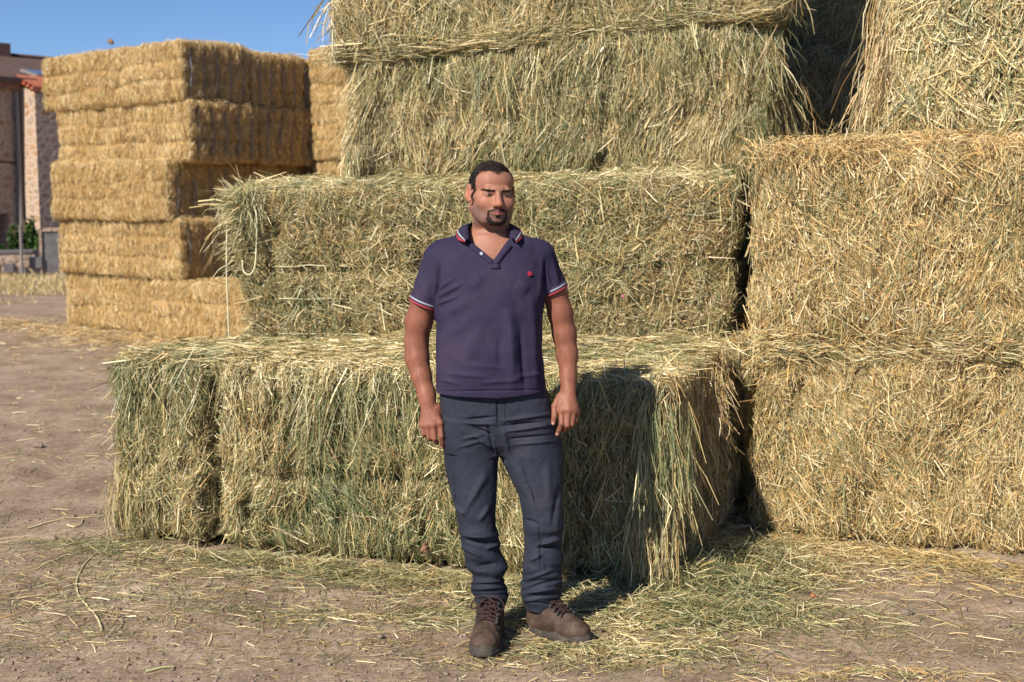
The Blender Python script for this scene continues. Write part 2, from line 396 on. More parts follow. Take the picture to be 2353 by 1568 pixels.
bale("hay_bale", "greenish hay bale lying on the ground directly behind the man's legs", G_HAY,
     box_corners(A0, A1, AT0, AT1, Aback), {'front': (13500, 'v', .33), 'top': (11000, 'h', .45), 'right': (10500, 'v', .34), 'left': (6000, 'v', .3)},
     (1.7, 1.15, .85, .45, .10), 11, grooves=((.205, .13, .035), (.215, .06, .09), (.46, .08, .035), (.33, .03, .02), (.66, .035, .025), (.86, .03, .03)), bands=((.47, .06, .03), (.2, .02, .02), (.72, .02, .02)), tufts=tA, patch=1.0,
     mix_face={'top': (.45, .7, 1.7, .15, .2), 'right': (.12, .5, 1, .9, 1.2)}, lenr=(.03, .155), rnd_frac=.24)
# ground bale behind it, seen by its humped end
A2 = [A0 + Aback * 1.03 + np.array([.35, 0, 0]), A1 + Aback * 1.03 + np.array([.08, 0, 0])]
bale("hay_bale", "ground level hay bale behind the front one, its humped tan end beside the dark gap", G_HAY,
     box_corners(A2[0], A2[1], A2[0] + [0, 0, .84], A2[1] + [0, 0, .90], Aback * .8), {'right': (9000, 'v', .4), 'top': (6000, 'h', .6), 'left': (4000, 'v', .4)},
     (.4, .8, 1.2, .5, .5), 12, tufts=[dict(p=A2[1] + [-.12, .15, .86], d=(.7, -.6, -.1), n=260, spread=.4, L=(.06, .2), mix=(.5, .8, 1.3, .3, .3), area=(.14, .12, .03), droop=(0, .4))])
# second tier, cut end of the flakes facing us
B0, B1 = on_z(600, 803, .78), on_z(1668, 812, .80)
BT0, BT1 = at(522, 446, B0[1]), at(1697, 402, B1[1])
tB = [dict(p=on_seg(BT0, BT1, rr.random()) + np.array([0, .06, -.04]), d=(rr.normal(0, .4), -.5, -.6), n=30, spread=.35, L=(.06, .2), mix=(1.3, .8, .9, .1, 0), area=(.06, .03, .02), droop=(.1, .5)) for k in range(40)]
tB += [dict(p=at(548, 480, B0[1]), d=(-1, -.35, .15), n=230, spread=.42, L=(.06, .19), mix=(.7, .5, 1.6, .2, 0), area=(.02, .07, .06), droop=(0, .5)),
       dict(p=at(560, 560, B0[1] + .05), d=(-.9, -.4, -.4), n=200, spread=.4, L=(.06, .18), mix=(1.0, .6, 1.2, .4, 0), area=(.03, .08, .10), droop=(0, .4)),
       dict(p=at(570, 470, B0[1] - .02), d=(.1, -.6, -.8), n=260, spread=.4, L=(.06, .2), mix=(2.4, .6, .6, .1, 0), area=(.05, .04, .07), droop=(0, .4)),
       dict(p=at(600, 735, B0[1] + .02), d=(-.7, -.3, .2), n=130, spread=.5, L=(.06, .2), mix=(.5, .6, 1.5, .3, 0), area=(.02, .06, .08), droop=(0, .2)),
       dict(p=at(560, 440, B0[1] + .05), d=(-.55, -.1, .6), n=22, spread=.45, L=(.12, .26), mix=(.2, .4, 1.2, .6, 0), area=(.06, .06, .02), droop=(0, .05)),
       dict(p=at(500, 540, B0[1]), d=(-.5, -.1, -.9), n=7, spread=.2, L=(.16, .28), mix=(.1, .4, 1, 1, 0), area=(.02, .04, .04), droop=(0, .1)),
       dict(p=at(528, 472, B0[1]), d=(-1, 0, .02), n=3, spread=.06, L=(.20, .26), mix=(0, 0, 1, 0, 0), area=(.02, .02, .01), droop=(0, .02), width=(.007, .009)),
       dict(p=at(715, 680, B0[1] - .03), d=(.1, -.5, -.5), n=150, spread=.6, L=(.06, .17), mix=(2.2, .6, .7, .1, 0), area=(.06, .03, .07), droop=(0, .3))]
bB = bale("hay_bale", "second tier hay bale behind the man's chest, level strings across its chopped olive face", G_HAY,
     box_corners(B0, B1, BT0, BT1, (.05, 1.5, 0), (.05, 1.5, .03)), {'front': (15500, 'r', .6), 'top': (8000, 'h', .5), 'left': (9000, 'r', .5), 'right': (7000, 'r', .5)},
     (.55, 1.5, .75, .75, .3), 13, bands=((.28, .03, .03), (.52, .03, .03), (.02, .03, .03), (.76, .02, .04)), tufts=tB, lenr=(.035, .14), patch=1.0, fluff=.3, lift=.035,
     mix_face={'top': (.6, .7, 1.7, .1, .1)})
for py in (612, 687, 768):
    Yt = B0[1] - .055; P = [at(x, py + rr.normal(0, 1.2), Yt - .12 * (x - 640) / 1000) for x in np.linspace(640, 1640, 30)]
    link_mesh("twine", tubes_mesh("twine", [np.array(P)], .0032, M['twine']), bB)
P = spline([at(522, 500, B0[1] - .03), at(521, 560, B0[1] - .05), at(521, 640, B0[1] - .05), at(524, 720, B0[1] - .06), at(527, 792, B0[1] - .06)])
q = link_mesh("twine", tubes_mesh("twine", [P], .0042, M['twine']), bB); tag(q, "pale loose twine end hanging straight down past the left edge")
P = spline([at(582, 470, B0[1] - .07), at(590, 500, B0[1] - .09), at(589, 570, B0[1] - .08), at(585, 615, B0[1] - .08), at(572, 632, B0[1] - .08), at(559, 622, B0[1] - .06), at(557, 598, B0[1] - .03)])
q = link_mesh("twine", tubes_mesh("twine", [P], .0045, M['twine']), bB); tag(q, "slack loop of pale twine at the left corner")
# third tier
C0, C1 = at(800, 424, 8.05), at(1768, 420, 7.85)
CT0, CT1 = at(806, 128, 8.05), at(1782, 42, 7.85)
tC = [dict(p=on_seg(CT0, CT1, rr.uniform(.15, .98)) + np.array([0, .05, -.05]), d=(-.2 + rr.normal(0, .25), -.4, -.8), n=40, spread=.2, L=(.12, .34), mix=(1.5, .7, .8, .1, 0), area=(.06, .03, .05), droop=(.05, .3)) for k in range(40)]
tC += [dict(p=at(850, 190, 8.05), d=(-.45, -.15, -.8), n=120, spread=.22, L=(.12, .30), mix=(.5, .8, 1.1, .5, .1), area=(.05, .1, .06), droop=(0, .3)),
       dict(p=at(826, 280, 8.05), d=(-.35, -.15, -.9), n=130, spread=.22, L=(.10, .28), mix=(.7, .8, 1.1, .4, .1), area=(.04, .1, .08), droop=(0, .2)),
       dict(p=at(812, 350, 7.98), d=(-.05, -.2, -1), n=120, spread=.12, L=(.12, .2), mix=(1.2, .4, 1.4, .1, .1), area=(.03, .05, .03), droop=(0, .1)),
       dict(p=at(1765, 130, 8.0), d=(.3, -.1, -.9), n=260, spread=.25, L=(.08, .26), mix=(.6, 1, .7, .6, .1), area=(.04, .14, .1), droop=(0, .3)),
       dict(p=at(1790, 240, 8.2), d=(.25, -.05, -.9), n=260, spread=.25, L=(.08, .26), mix=(.4, 1, .7, .8, .1), area=(.06, .18, .12), droop=(0, .2))]
bale("hay_bale", "third tier hay bale just above the man's head, stems combed straight down its face", G_HAY,
     box_corners(C0, C1, CT0, CT1, (.12, 1.25, 0)), {'front': (14500, 'v', .26), 'top': (6000, 'h', .5), 'left': (8000, 'v', .35), 'right': (9500, 'v', .4)},
     (.62, .85, 1.35, .42, .22), 14, tufts=tC, grooves=((.62, .045, .03), (.95, .05, .03), (.4, .03, .02), (.2, .03, .02)), bands=((.45, .02, .03),), lenr=(.04, .22), patch=1.1, rnd=.11)
# fourth tier, reaching out of the picture
D0, D1 = at(772, 150, 8.0), at(1792, 38, 7.82)
DT0, DT1 = at(745, -215, 8.0), at(1792, -305, 7.82)
tD = [dict(p=on_seg(D0, D1, rr.uniform(.03, .85)) + np.array([0, .05, .035]), d=(rr.choice([-1, 1]) * 1., -.03, .06 + rr.normal(0, .1)), n=44, spread=.10, L=(.10, .30), mix=(.4, .8, 1.6, .25, .1), area=(.10, .02, .018), droop=(0, .05)) for k in range(40)]
tD += [dict(p=at(768, 10, 8.05), d=(-.45, 0, -1), n=14, spread=.25, L=(.2, .36), mix=(0, .3, 2, .5, 0), area=(.04, .1, .1), droop=(0, .1), width=(.004, .009)),
       dict(p=at(770, 70, 8.05), d=(-.6, -.1, -.5), n=60, spread=.5, L=(.06, .16), mix=(.3, .5, 1.5, .4, 0), area=(.02, .1, .1), droop=(0, .1)),
       dict(p=at(1765, 0, 8.0), d=(.3, -.15, -.9), n=120, spread=.25, L=(.08, .24), mix=(.6, 1, .7, .6, .1), area=(.1, .1, .04), droop=(0, .2))]
bD = bale("hay_bale", "topmost hay bale over the combed one, cut off by the picture's top edge", G_HAY,
     box_corners(D0, D1, DT0, DT1, (.12, 1.25, 0)), {'front': (13500, 'v', .5, ((0.02, .09),)), 'left': (7000, 'v', .5), 'right': (8000, 'v', .4), 'bottom': (4000, 'h', .4), 'top': (2500, 'h', .4)},
     (.55, 1.0, 1.35, .42, .15), 15, tufts=tD, lenr=(.035, .18), rnd=.06)
P = spline([at(765, 68, 7.9), at(764, 100, 7.89), at(765, 125, 7.9), at(773, 146, 7.92)])
link_mesh("twine", tubes_mesh("twine", [P], .004, M['twine']), bD)
bale("hay_bale", "hay bale of the fifth tier, lying just above the picture's top edge", G_HAY,
     box_corners(DT0 + [.1, .03, 0], DT1 + [.05, .03, 0], DT0 + [.1, .03, .86], DT1 + [.05, .03, .86], (.12, 1.25, 0)), {'front': (2500, 'v', .5), 'left': (1500, 'v', .5)}, (.55, 1, 1.35, .42, .15), 16)  # unseen bale added on top to block the sun from the recess
# right hand stack
MIXR = (.16, .62, 1.05, .5, 1.0)
E0 = ground_pt(1738, 1218); Edir = np.array([math.cos(.36), -math.sin(.36), 0]); Eb = np.array([math.sin(.36), math.cos(.36), 0]) * 1.5
E1 = E0 + Edir * 2.35
F0 = at(1722, 786, E0[1] + .02); zF = F0[2]; F1 = F0 + Edir * 2.35; F1[2] = zF - .01
FT0 = at(1742, 330, E0[1] + .03); FT1 = FT0 + Edir * 2.35; FT1[2] = FT0[2] + .02
bale("hay_bale", "tan hay bale on the ground at the right, below the golden topped one", G_HAY,
     box_corners(E0, E1, [*E0[:2], zF + .06], [*E1[:2], zF + .06], Eb), {'front': (16500, 'v', .5, ((.97, .05),)), 'left': (8000, 'v', .4), 'top': (2000, 'h', .5)},
     MIXR, 21, grooves=((.36, .03, .03),), bands=((.5, .015, .03),), lenr=(.03, .15), width=(.0016, .0038), patch=.8, fluff=.17, rnd=.07, bend=.03)
tF = [dict(p=F0 + Edir * rr.uniform(.1, 2.2) + np.array([-.01, -.035, .0 + rr.normal(0, .02)]), d=Edir * rr.choice([-1, 1]) + np.array([0, 0, rr.normal(0, .15)]), n=60, spread=.22, L=(.05, .14), mix=(.5, .8, 1.1, .4, .7), area=(.1, .012, .03), droop=(0, .15)) for _ in range(26)]
tF += [dict(p=FT0 + Edir * rr.uniform(.02, 2.2) + np.array([0, .06, -.03]), d=(rr.normal(0, .5), -.6, -.25 + rr.normal(0, .3)), n=70, spread=.5, L=(.05, .17), mix=(.05, .2, .7, .4, 2.4), area=(.09, .05, .04), droop=(0, .4)) for _ in range(30)]
tF += [dict(p=at(1790, 355, E0[1] + .1), d=(-.2, -.5, .5), n=140, spread=.6, L=(.06, .2), mix=(.1, .3, .8, .4, 2), area=(.14, .1, .03), droop=(0, .3)),
      dict(p=at(2050, 320, E0[1] - .1), d=(0, -.5, .5), n=120, spread=.6, L=(.06, .2), mix=(.5, .4, 1, .3, 2), area=(.25, .1, .02), droop=(0, .3))]
bale("hay_bale", "golden topped hay bale in the middle of the right stack", G_HAY,
     box_corners(F0 - [0, 0, .05], F1 - [0, 0, .05], FT0, FT1, Eb), {'front': (17000, 'v', .5, ((.03, .06),)), 'left': (9000, 'v', .5), 'top': (11000, 'r', .8)},
     (.18, .62, 1.0, .5, 1.1), 22, tufts=tF, bands=((.42, .012, .03),), lenr=(.03, .15), width=(.0016, .0038), patch=1.1, fluff=.17, rnd=.19, bend=.03,
     mix_face={'top': (.15, .3, .8, .5, 2.2)})
H0 = at(2010, 318, 7.05); H1 = H0 + Edir * 2.2; HT0 = H0 + np.array([.12, 0, .86]); HT1 = H1 + np.array([0, 0, .86])
tG = [dict(p=at(2035, 60, 7.05), d=(-.2, -.1, -.95), n=120, spread=.16, L=(.15, .34), mix=(.1, .3, 1.2, .9, .9), area=(.05, .08, .1), droop=(0, .15)),
      dict(p=at(2025, 160, 7.02), d=(-.3, -.1, -.95), n=140, spread=.15, L=(.15, .34), mix=(.1, .3, 1.2, .9, .9), area=(.05, .08, .08), droop=(0, .15)),
      dict(p=at(2003, 215, 7.02), d=(-.25, -.1, -1), n=60, spread=.16, L=(.15, .26), mix=(.1, .3, 1.4, .7, 1), area=(.05, .06, .03), droop=(0, .1))]
bale("hay_bale", "pale green coarse hay bale on top of the right stack, dry fringe on its left", G_HAY,
     box_corners(H0, H1, HT0, HT1, Eb), {'front': (12000, 'v', .6), 'left': (8000, 'v', .35), 'top': (2000, 'h', .5)},
     (1.2, .65, 1.7, .35, .15), 23, tufts=tG, lenr=(.05, .20), width=(.0028, .0066), patch=1.0, fluff=.17, rnd=.08)
# the shaded row at the back of the gap
for k, (zz, lab) in enumerate([(0.0, "shaded hay bale deep in the narrow gap, on the ground"), (.86, "shaded hay bale deep in the narrow gap, second from the ground"),
                               (1.72, "shaded dark hay bale in the recess, above the golden topped bale's edge"), (2.58, "shaded dark hay bale in the recess, highest one at the picture's top edge")]):
    P0 = np.array([1.15 + .05 * (k % 2), 9.75 + .15 * (k % 2), zz]); P1 = P0 + np.array([2.3, -.1, 0])
    bale("hay_bale", lab, G_HAY, box_corners(P0, P1, P0 + [0, 0, .86], P1 + [0, 0, .86], (.05, 1.2, 0)),
         {'front': (6000, 'v', .5), 'left': (2500, 'v', .5), 'top': (1500, 'h', .5)}, (.4, .8, .8, .9, .4), 31 + k, lenr=(.06, .24))

# ------------------------------------------------------------------ golden straw bales behind, on the left
G_STR = "golden straw bales stacked behind on the left"
dA = np.array([.745, -.667, 0]); dB = np.array([.52, .854, 0])
def solve_left(Cp, px):
    lo, hi = 0.2, 4.0
    for _ in range(40):
        m = (lo + hi) / 2; x = project((Cp - dA * m)[None])[0][0]
        lo, hi = (m, hi) if x > px else (lo, m)
    return m
SB = dict(core='gold_core', category="straw bale", width=(.0024, .005), lenr=(.03, .11), core_cell=.06, lift=.03, rnd=.06, bulge=.020, patch=.3)
MS = (0, .05, 1.1, .30, 2.2); LAYH = .657
def straw_bale(label, L, R, back, z0, z1, seed, facesd, twl=True, tilt=0.0, **kw):
    L = np.array([*L[:2], z0]); R = np.array([*R[:2], z0]); d = dict(SB); d.update(kw)
    ob = bale("straw_bale", label, G_STR, box_corners(L, R, L + [0, 0, z1 - z0 - tilt], R + [0, 0, z1 - z0], back), facesd, MS, seed,
              bands=((.35, .05, .022), (.67, .04, .02)), bgrooves=[(g, .035, .03) for g in (.12, .31, .5, .69, .88)], **d)
    if twl:
        lines = []
        for g in (.12, .31, .5, .69, .88):
            b = R + np.asarray(back) * g + np.array([-.012, .006, 0]); lines.append(np.array([b + [0, 0, .05], b + [.03, -.02, (z1 - z0) * .5], b + [0, 0, (z1 - z0) - .08]]))
        link_mesh("twine", tubes_mesh("twine", [spline(l, 5) for l in lines], .004, M['blue_twine'], 5), ob)
    return ob
rs = np.random.default_rng(77)
names = ["bottom", "second", "third", "fourth", "top"]
LAY = [(365, 158, 640, 765), (412, 143, 0, 0), (383, 130, 0, 0), (440, 147, 0, 0), (424, 118, 0, 0)]
fA = {'front': (6500, 'v', .18), 'right': (4500, 'v', .5), 'top': (2200, 'h', .6), 'left': (1500, 'v', .4)}
for k, (pc, pl, _, _) in enumerate(LAY):
    Yc = 15.9 if k else 16.3
    Cp = np.array([(pc - CX) / FPX * Yc, Yc, 0]); Cp = at(pc, 445, Yc) * np.array([1, 1, 0])
    ln = solve_left(Cp, pl); z0, z1 = LAYH * k, LAYH * (k + 1) + (.02 if k < 4 else .03)
    if k == 0:
        straw_bale("golden straw bale at the foot of the stack's left corner", Cp - dA * ln, Cp, perp(Cp - dA, Cp, 1.15), z0, z1, 50, {'front': (6500, 'v', .18), 'top': (2200, 'h', .6), 'left': (1500, 'v', .4)}, twl=False)
        straw_bale("golden straw bale sticking out at the foot of the stack, its top in the sun", Cp + dA * .02 - perp(Cp - dA, Cp, .14), Cp + dA * 2.1 - perp(Cp - dA, Cp, .14), perp(Cp - dA, Cp, 1.25), z0, z1 - .05, 51, {'front': (6500, 'v', .18), 'top': (4000, 'h', .6), 'right': (1500, 'v', .4)}, twl=False)
        Bp = Cp + dB * 1.25
        straw_bale("golden straw bale in the bottom row hidden behind the outer ones", Bp - dA * ln, Bp + dA * 1.0, dB * 1.1, z0, z1, 52, {'top': (600, 'h', .5)}, twl=False)
    else:
        q = 1.0
        while project((Cp + dB * q)[None])[0][0] < [0, 715, 752, 746, 724][k]: q += .01
        q *= .5
        straw_bale("golden straw bale at the sunlit corner, %s row from the ground" % ["", "second", "third", "fourth", "topmost"][k], Cp - dA * ln, Cp, dB * (q - .01), z0, z1, 60 + k, fA, tilt=.07 if k == 4 else 0)
        Bp = Cp + dB * (q + .01)
        straw_bale("shaded straw bale behind the corner one, %s row from the ground" % ["", "second", "third", "fourth", "topmost"][k], Bp - dA * ln, Bp - dA * .02 * (k % 2), dB * (q - .01), z0, z1 - (.05 if k == 4 else 0), 70 + k,
                   {'right': (4500, 'v', .5), 'top': (2200, 'h', .6), 'left': (800, 'v', .4)})
Cp = at(709, 445, 17.75) * np.array([1, 1, 0])
for k in range(5):
    off = dA * (.12 if k == 3 else 0.0) + np.array([rs.normal(0, .02), 0, 0])
    straw_bale("golden straw bale of the farther sunlit column, %s" % ["on the ground", "second from the ground", "in the middle", "fourth from the ground", "topmost"][k], Cp + off, Cp + off + dA * 2.1, dB * 1.1,
               LAYH * k * 1.03, LAYH * (k + 1) * 1.03, 80 + k, {'front': (6500 if k > 1 else 900, 'v', .25), 'top': (1500, 'h', .6), 'left': (1500, 'v', .4)}, twl=False)
# ------------------------------------------------------------------ loose hay on the ground
def loose(blobs, seed):
    rng = np.random.default_rng(seed); Vs, Cs = [], []
    for (cx, cy, rx, ry, ang, n, hgt, mix, L, W) in blobs:
        if tuple(mix) == tuple(PAL_): n = int(n * .62)
        a = rng.normal(0, 1, (n, 2)); ca, sa = math.cos(ang), math.sin(ang)
        x = cx + a[:, 0] * rx * ca - a[:, 1] * ry * sa; y = cy + a[:, 0] * rx * sa + a[:, 1] * ry * ca
        r2 = (a ** 2).sum(1)
        z = ground_h(x, y) + .003 + hgt * rng.random(n) * np.exp(-r2 / 2.5)
        th = rng.uniform(0, 2 * np.pi, n)
        T = np.stack([np.cos(th), np.sin(th), rng.normal(0, .05 + min(.25, hgt * 3), n)], 1)
        n_keep = None; LL = L[0] + (L[1] * .78 - L[0]) * rng.beta(1.2, 2.6, n)
        P = np.stack([x, y, z + np.abs(T[:, 2]) * LL * .4], 1); Nn = np.tile([0, 0, 1.], (n, 1))
        Cs.append(np.repeat(stem_colors(rng, P, mix, seed=seed, patch=.7), 6, 0))
        Vs.append(ribbons(rng, P, T, Nn, LL, rng.uniform(*W, n), bend=.035, twist=.6).reshape(-1, 3))
    V = np.concatenate(Vs); V[:, 2] = np.maximum(V[:, 2], ground_h(V[:, 0], V[:, 1]) + .0015)
    return quad_mesh("loose_hay", V, ribbon_quads(len(V) // 6), [M['straw']], None, np.concatenate(Cs))
GRN = (1.2, .9, 1.0, .15, .05); TAN = (.15, .5, 1.2, .5, 1.0); PAL_ = (.6, 1.0, .9, .5, .15); DUST = (.1, .5, .9, .8, .2)
def gp(px, py): return ground_pt(px, py)[:2]
W0 = (.0016, .0040); B_ = []
def blob(px, py, rx, ry, n, h, mix, L=(.03, .2), W=W0, ang=0.0):
    x, y = gp(px, py); B_.append((x, y, rx, ry, ang, n, h, mix, L, W))
aA = math.atan2(A1[1] - A0[1], A1[0] - A0[0])
blob(700, 1300, .75, .07, 3000, .05, GRN, ang=aA); blob(1100, 1345, .55, .10, 3200, .05, GRN, ang=aA); blob(850, 1345, .7, .12, 1700, .02, PAL_, ang=aA)
blob(330, 1245, .25, .10, 400, .02, PAL_, L=(.05, .35)); blob(500, 1330, .5, .16, 420, .012, PAL_, L=(.05, .34)); blob(250, 1240, .3, .1, 120, .012, PAL_, L=(.1, .5))
blob(1330, 1370, .25, .14, 3000, .05, GRN); blob(1550, 1330, .22, .18, 6500, .12, (1.8, .9, .9, .15, .05)); blob(1660, 1290, .25, .20, 6000, .11, (1.6, .9, .9, .15, .1)); blob(1620, 1400, .3, .10, 2600, .05, GRN)
blob(1500, 1420, .30, .12, 2600, .035, GRN); blob(1430, 1490, .24, .08, 1500, .02, (1, .8, 1.2, .2, .1)); blob(1710, 1330, .16, .1, 1100, .05, GRN); blob(1430, 1390, .18, .12, 1500, .05, GRN)
blob(1090, 1508, .10, .03, 60, .006, GRN, L=(.02, .1)); blob(1320, 1492, .12, .03, 90, .006, GRN, L=(.02, .1)); blob(1170, 1410, .45, .11, 1500, .012, (.6, .8, 1.2, .3, .2)); blob(1260, 1510, .4, .05, 300, .01, PAL_); blob(1010, 1410, .4, .10, 800, .01, PAL_)
blob(1640, 1190, .16, .22, 1900, .08, (.6, .8, 1, .4, .6)); blob(1780, 1235, .2, .14, 1600, .03, TAN)
blob(1950, 1262, .4, .08, 1900, .025, TAN, ang=-.36); blob(2250, 1300, .45, .08, 2100, .025, TAN, ang=-.36); blob(2050, 1300, .55, .14, 1100, .008, TAN, L=(.03, .3)); blob(2250, 1340, .4, .12, 700, .006, TAN)
blob(1900, 1400, .6, .14, 500, .004, PAL_, L=(.03, .3)); blob(2150, 1440, .5, .15, 450, .004, PAL_, L=(.03, .25)); blob(2000, 1545, .25, .05, 420, .01, TAN); blob(1650, 1470, .4, .1, 420, .004, PAL_)
blob(1700, 1500, .6, .2, 500, .003, DUST, L=(.02, .12)); blob(1150, 1500, .7, .2, 600, .003, DUST, L=(.02, .1))
blob(700, 1410, .5, .10, 420, .005, PAL_, L=(.02, .2)); blob(300, 1430, .5, .2, 230, .004, PAL_, L=(.02, .22)); blob(850, 1480, .6, .12, 260, .004, PAL_, L=(.02, .2)); blob(350, 1530, .5, .1, 120, .003, PAL_, L=(.02, .15))
blob(600, 1450, 1.1, .3, 2600, .002, DUST, L=(.006, .035), W=(.001, .0028)); blob(1900, 1470, .9, .3, 3000, .002, DUST, L=(.006, .035), W=(.001, .0028))
DARKC = (1.2, .6, .05, 1.2, 0)
blob(700, 1440, 1.0, .22, 1500, .002, DARKC, L=(.006, .05), W=(.001, .0025)); blob(2000, 1450, .8, .22, 1300, .002, DARKC, L=(.006, .05), W=(.001, .0025)); blob(1150, 1520, .8, .1, 700, .002, DARKC, L=(.006, .05), W=(.001, .0025)); blob(150, 1250, .5, .5, 700, .002, DARKC, L=(.006, .04), W=(.001, .0025))
for (bx, by) in ((560, 1400), (640, 1425), (230, 1450), (60, 1475), (420, 1395), (1980, 1415), (1830, 1390), (1730, 1420), (2060, 1490), (1400, 1530), (880, 1470)):
    blob(bx, by, .07, .025, 130, .006, DARKC, L=(.01, .06), W=(.001, .0025)); blob(150, 1350, .5, .4, 400, .003, PAL_)
blob(100, 1100, .6, 1.2, 520, .004, PAL_, L=(.02, .2), W=(.002, .005)); blob(60, 900, 1.2, 2.2, 800, .004, TAN, L=(.03, .22), W=(.003, .007)); blob(180, 1000, .4, 1.5, 400, .004, TAN, W=(.003, .006))
blob(300, 775, 2.2, .35, 3600, .04, (0, .1, .9, .4, 2), L=(.05, .3), W=(.004, .008), ang=-.73); blob(420, 800, 1.6, .5, 1600, .015, (0, .1, .9, .4, 2), L=(.05, .3), W=(.004, .008), ang=-.73); blob(100, 790, 1.5, 1.0, 600, .01, TAN, L=(.05, .3), W=(.004, .008))
o = link_mesh("loose_hay", loose(B_, 91)); tag(o, "hay and straw litter strewn over the dirt and heaped along the bales", "hay", kind="stuff")

# crumbs of dirt and fine gravel
def icos(sub):
    import bmesh
    bm = bmesh.new(); bmesh.ops.create_icosphere(bm, subdivisions=sub, radius=1.0)
    V = np.array([v.co[:] for v in bm.verts]); F = np.array([[v.index for v in f.verts] for f in bm.faces]); bm.free(); return V, F
IV, IF = icos(1); IV2, IF2 = icos(3)
M['crumb'] = noise_mat("dirt_crumbs", [(.3, (.13, .095, .075)), (.5, (.22, .165, .13)), (.7, (.34, .29, .25))], scale=30, rough=.95, spec=.1)
M['stone'] = noise_mat("stone", [(.3, (.13, .10, .08)), (.5, (.20, .155, .125)), (.7, (.28, .23, .19))], scale=25, rough=.9, bump=.4, bscale=60)
def pebbles(n, seed):
    rng = np.random.default_rng(seed); Vs, Fs = [], []
    px = rng.uniform(-60, 2420, n); py = rng.uniform(1150, 1600, n)
    for i in range(n):
        x, y = gp(px[i], py[i]); r = rng.gamma(1.6, .0022) + .0015
        v = IV * r * rng.uniform(.6, 1.2, 3) * np.array([1, 1, .7]) + np.array([x, y, 0]); v[:, 2] += ground_h(np.array([x]), np.array([y]))[0] + r * .2
        Fs.append(IF + len(Vs) * len(IV)); Vs.append(v)
    return poly_mesh("dirt_crumbs", np.concatenate(Vs), np.concatenate(Fs), M['crumb'], True)
o = link_mesh("dirt_crumbs", pebbles(5200, 4)); tag(o, "crumbs of dirt and fine gravel on the bare ground", "gravel", kind="stuff")
def stone(px, py, r, label, mat, seed, sq=(1, .8, .6), name="stone", cat="stone"):
    x, y = gp(px, py); v = IV2 * (1 + .22 * vnoise(IV2 * 1.6 + seed * 7, seed)[:, None] + .08 * vnoise(IV2 * 5, seed)[:, None])
    c = np.array([x, y, ground_h(np.array([x]), np.array([y]))[0] + r * sq[2] * .55])
    o = link_mesh(name, poly_mesh(name, v * r * np.array(sq) + c, IF2, mat, True)); tag(o, label, cat)
M['brick'] = noise_mat("brick_chip", [(.3, (.36, .12, .06)), (.7, (.50, .20, .11))], scale=40, bump=.3)
stone(2297, 1300, .040, "brownish stone at the foot of the right stack", M['stone'], 1)
stone(2085, 1412, .026, "greyish pebble on the bare dirt at the right, left one of a close pair", M['stone'], 2)
stone(2137, 1405, .022, "brown pebble on the bare dirt at the right, right one of a close pair", M['stone'], 3)
stone(2310, 1432, .022, "small pale pebble on the dirt near the right picture edge", M['stone'], 4)
stone(1706, 1400, .013, "tiny red brick chip on the dirt right of the heaped green hay", M['brick'], 5, name="brick_chip", cat="brick chip")
stone(1872, 1358, .017, "small reddish stone among straw in front of the right stack", M['brick'], 6)
stone(150, 1330, .030, "half buried rounded stone left of the front hay bale", M['stone'], 7, sq=(1.1, .9, .45))
stone(88, 1026, .035, "dark lump of earth on the dirt at the left edge", M['stone'], 8)
# single long stems lying on the dirt
def stalk(pts, r, label, col, name="dry_stalk", cat="stalk"):
    P = []
    for q in pts: 
        g = ground_pt(q[0], q[1]); g[2] = ground_h(g[:1], g[1:2])[0] + r * .9 + (q[2] if len(q) > 2 else 0); P.append(g)
    P = spline(P, 8); r = r * .62; P[:, 2] = np.maximum(P[:, 2] * .5 + .5 * (ground_h(P[:, 0], P[:, 1]) + r), ground_h(P[:, 0], P[:, 1]) + r * .8)
    V, Q = tube(P, r, 6, taper=np.linspace(1.25, .6, len(P)))
    o = link_mesh(name, quad_mesh(name, V, Q, [col])); tag(o, label, cat, "long stems on the dirt")
M['stalk'] = noise_mat("dry_stalk", [(.3, (.42, .36, .20)), (.7, (.60, .54, .33))], scale=60)
M['gstalk'] = noise_mat("green_stalk", [(.3, (.30, .33, .15)), (.7, (.46, .47, .25))], scale=60)
stalk([(235, 1442), (225, 1415), (205, 1385), (180, 1352), (176, 1318), (195, 1290), (235, 1262), (270, 1238)], .0065, "long curved stalk winding down from the corner of the front bale", M['stalk'])
stalk([(375, 1255), (345, 1260), (325, 1248), (310, 1232), (295, 1226)], .0055, "short kinked pale stem against the foot of the front bale", M['gstalk'])
stalk([(80, 1297), (140, 1275), (200, 1252), (285, 1242)], .005, "long straight stem pointing left from the front bale", M['stalk'])
stalk([(62, 1205), (120, 1195), (190, 1185), (250, 1178)], .006, "thick pale stem lying level beside the bale's left end", M['stalk'])
stalk([(154, 1200), (172, 1204), (186, 1198), (190, 1190)], .006, "small pale forked stem on the dirt left of the bale", M['stalk'])
stalk([(335, 1537), (365, 1533), (400, 1529)], .0075, "short thick pale green stem on the dirt near the bottom edge", M['gstalk'])
stalk([(270, 1350), (300, 1356), (330, 1362), (365, 1366)], .004, "thin stem lying on the bare dirt below the front bale", M['stalk'])
stalk([(1960, 1388), (2010, 1408), (2060, 1418), (2095, 1432)], .005, "long green stem on the dirt below the right stack", M['gstalk'])
stalk([(1830, 1262), (1900, 1268), (1980, 1280), (2060, 1296)], .005, "long pale stem lying in front of the right stack", M['stalk'])
stalk([(1720, 1560), (1850, 1545), (2000, 1512)], .004, "thin dry stem near the bottom edge right of the boots", M['stalk'])
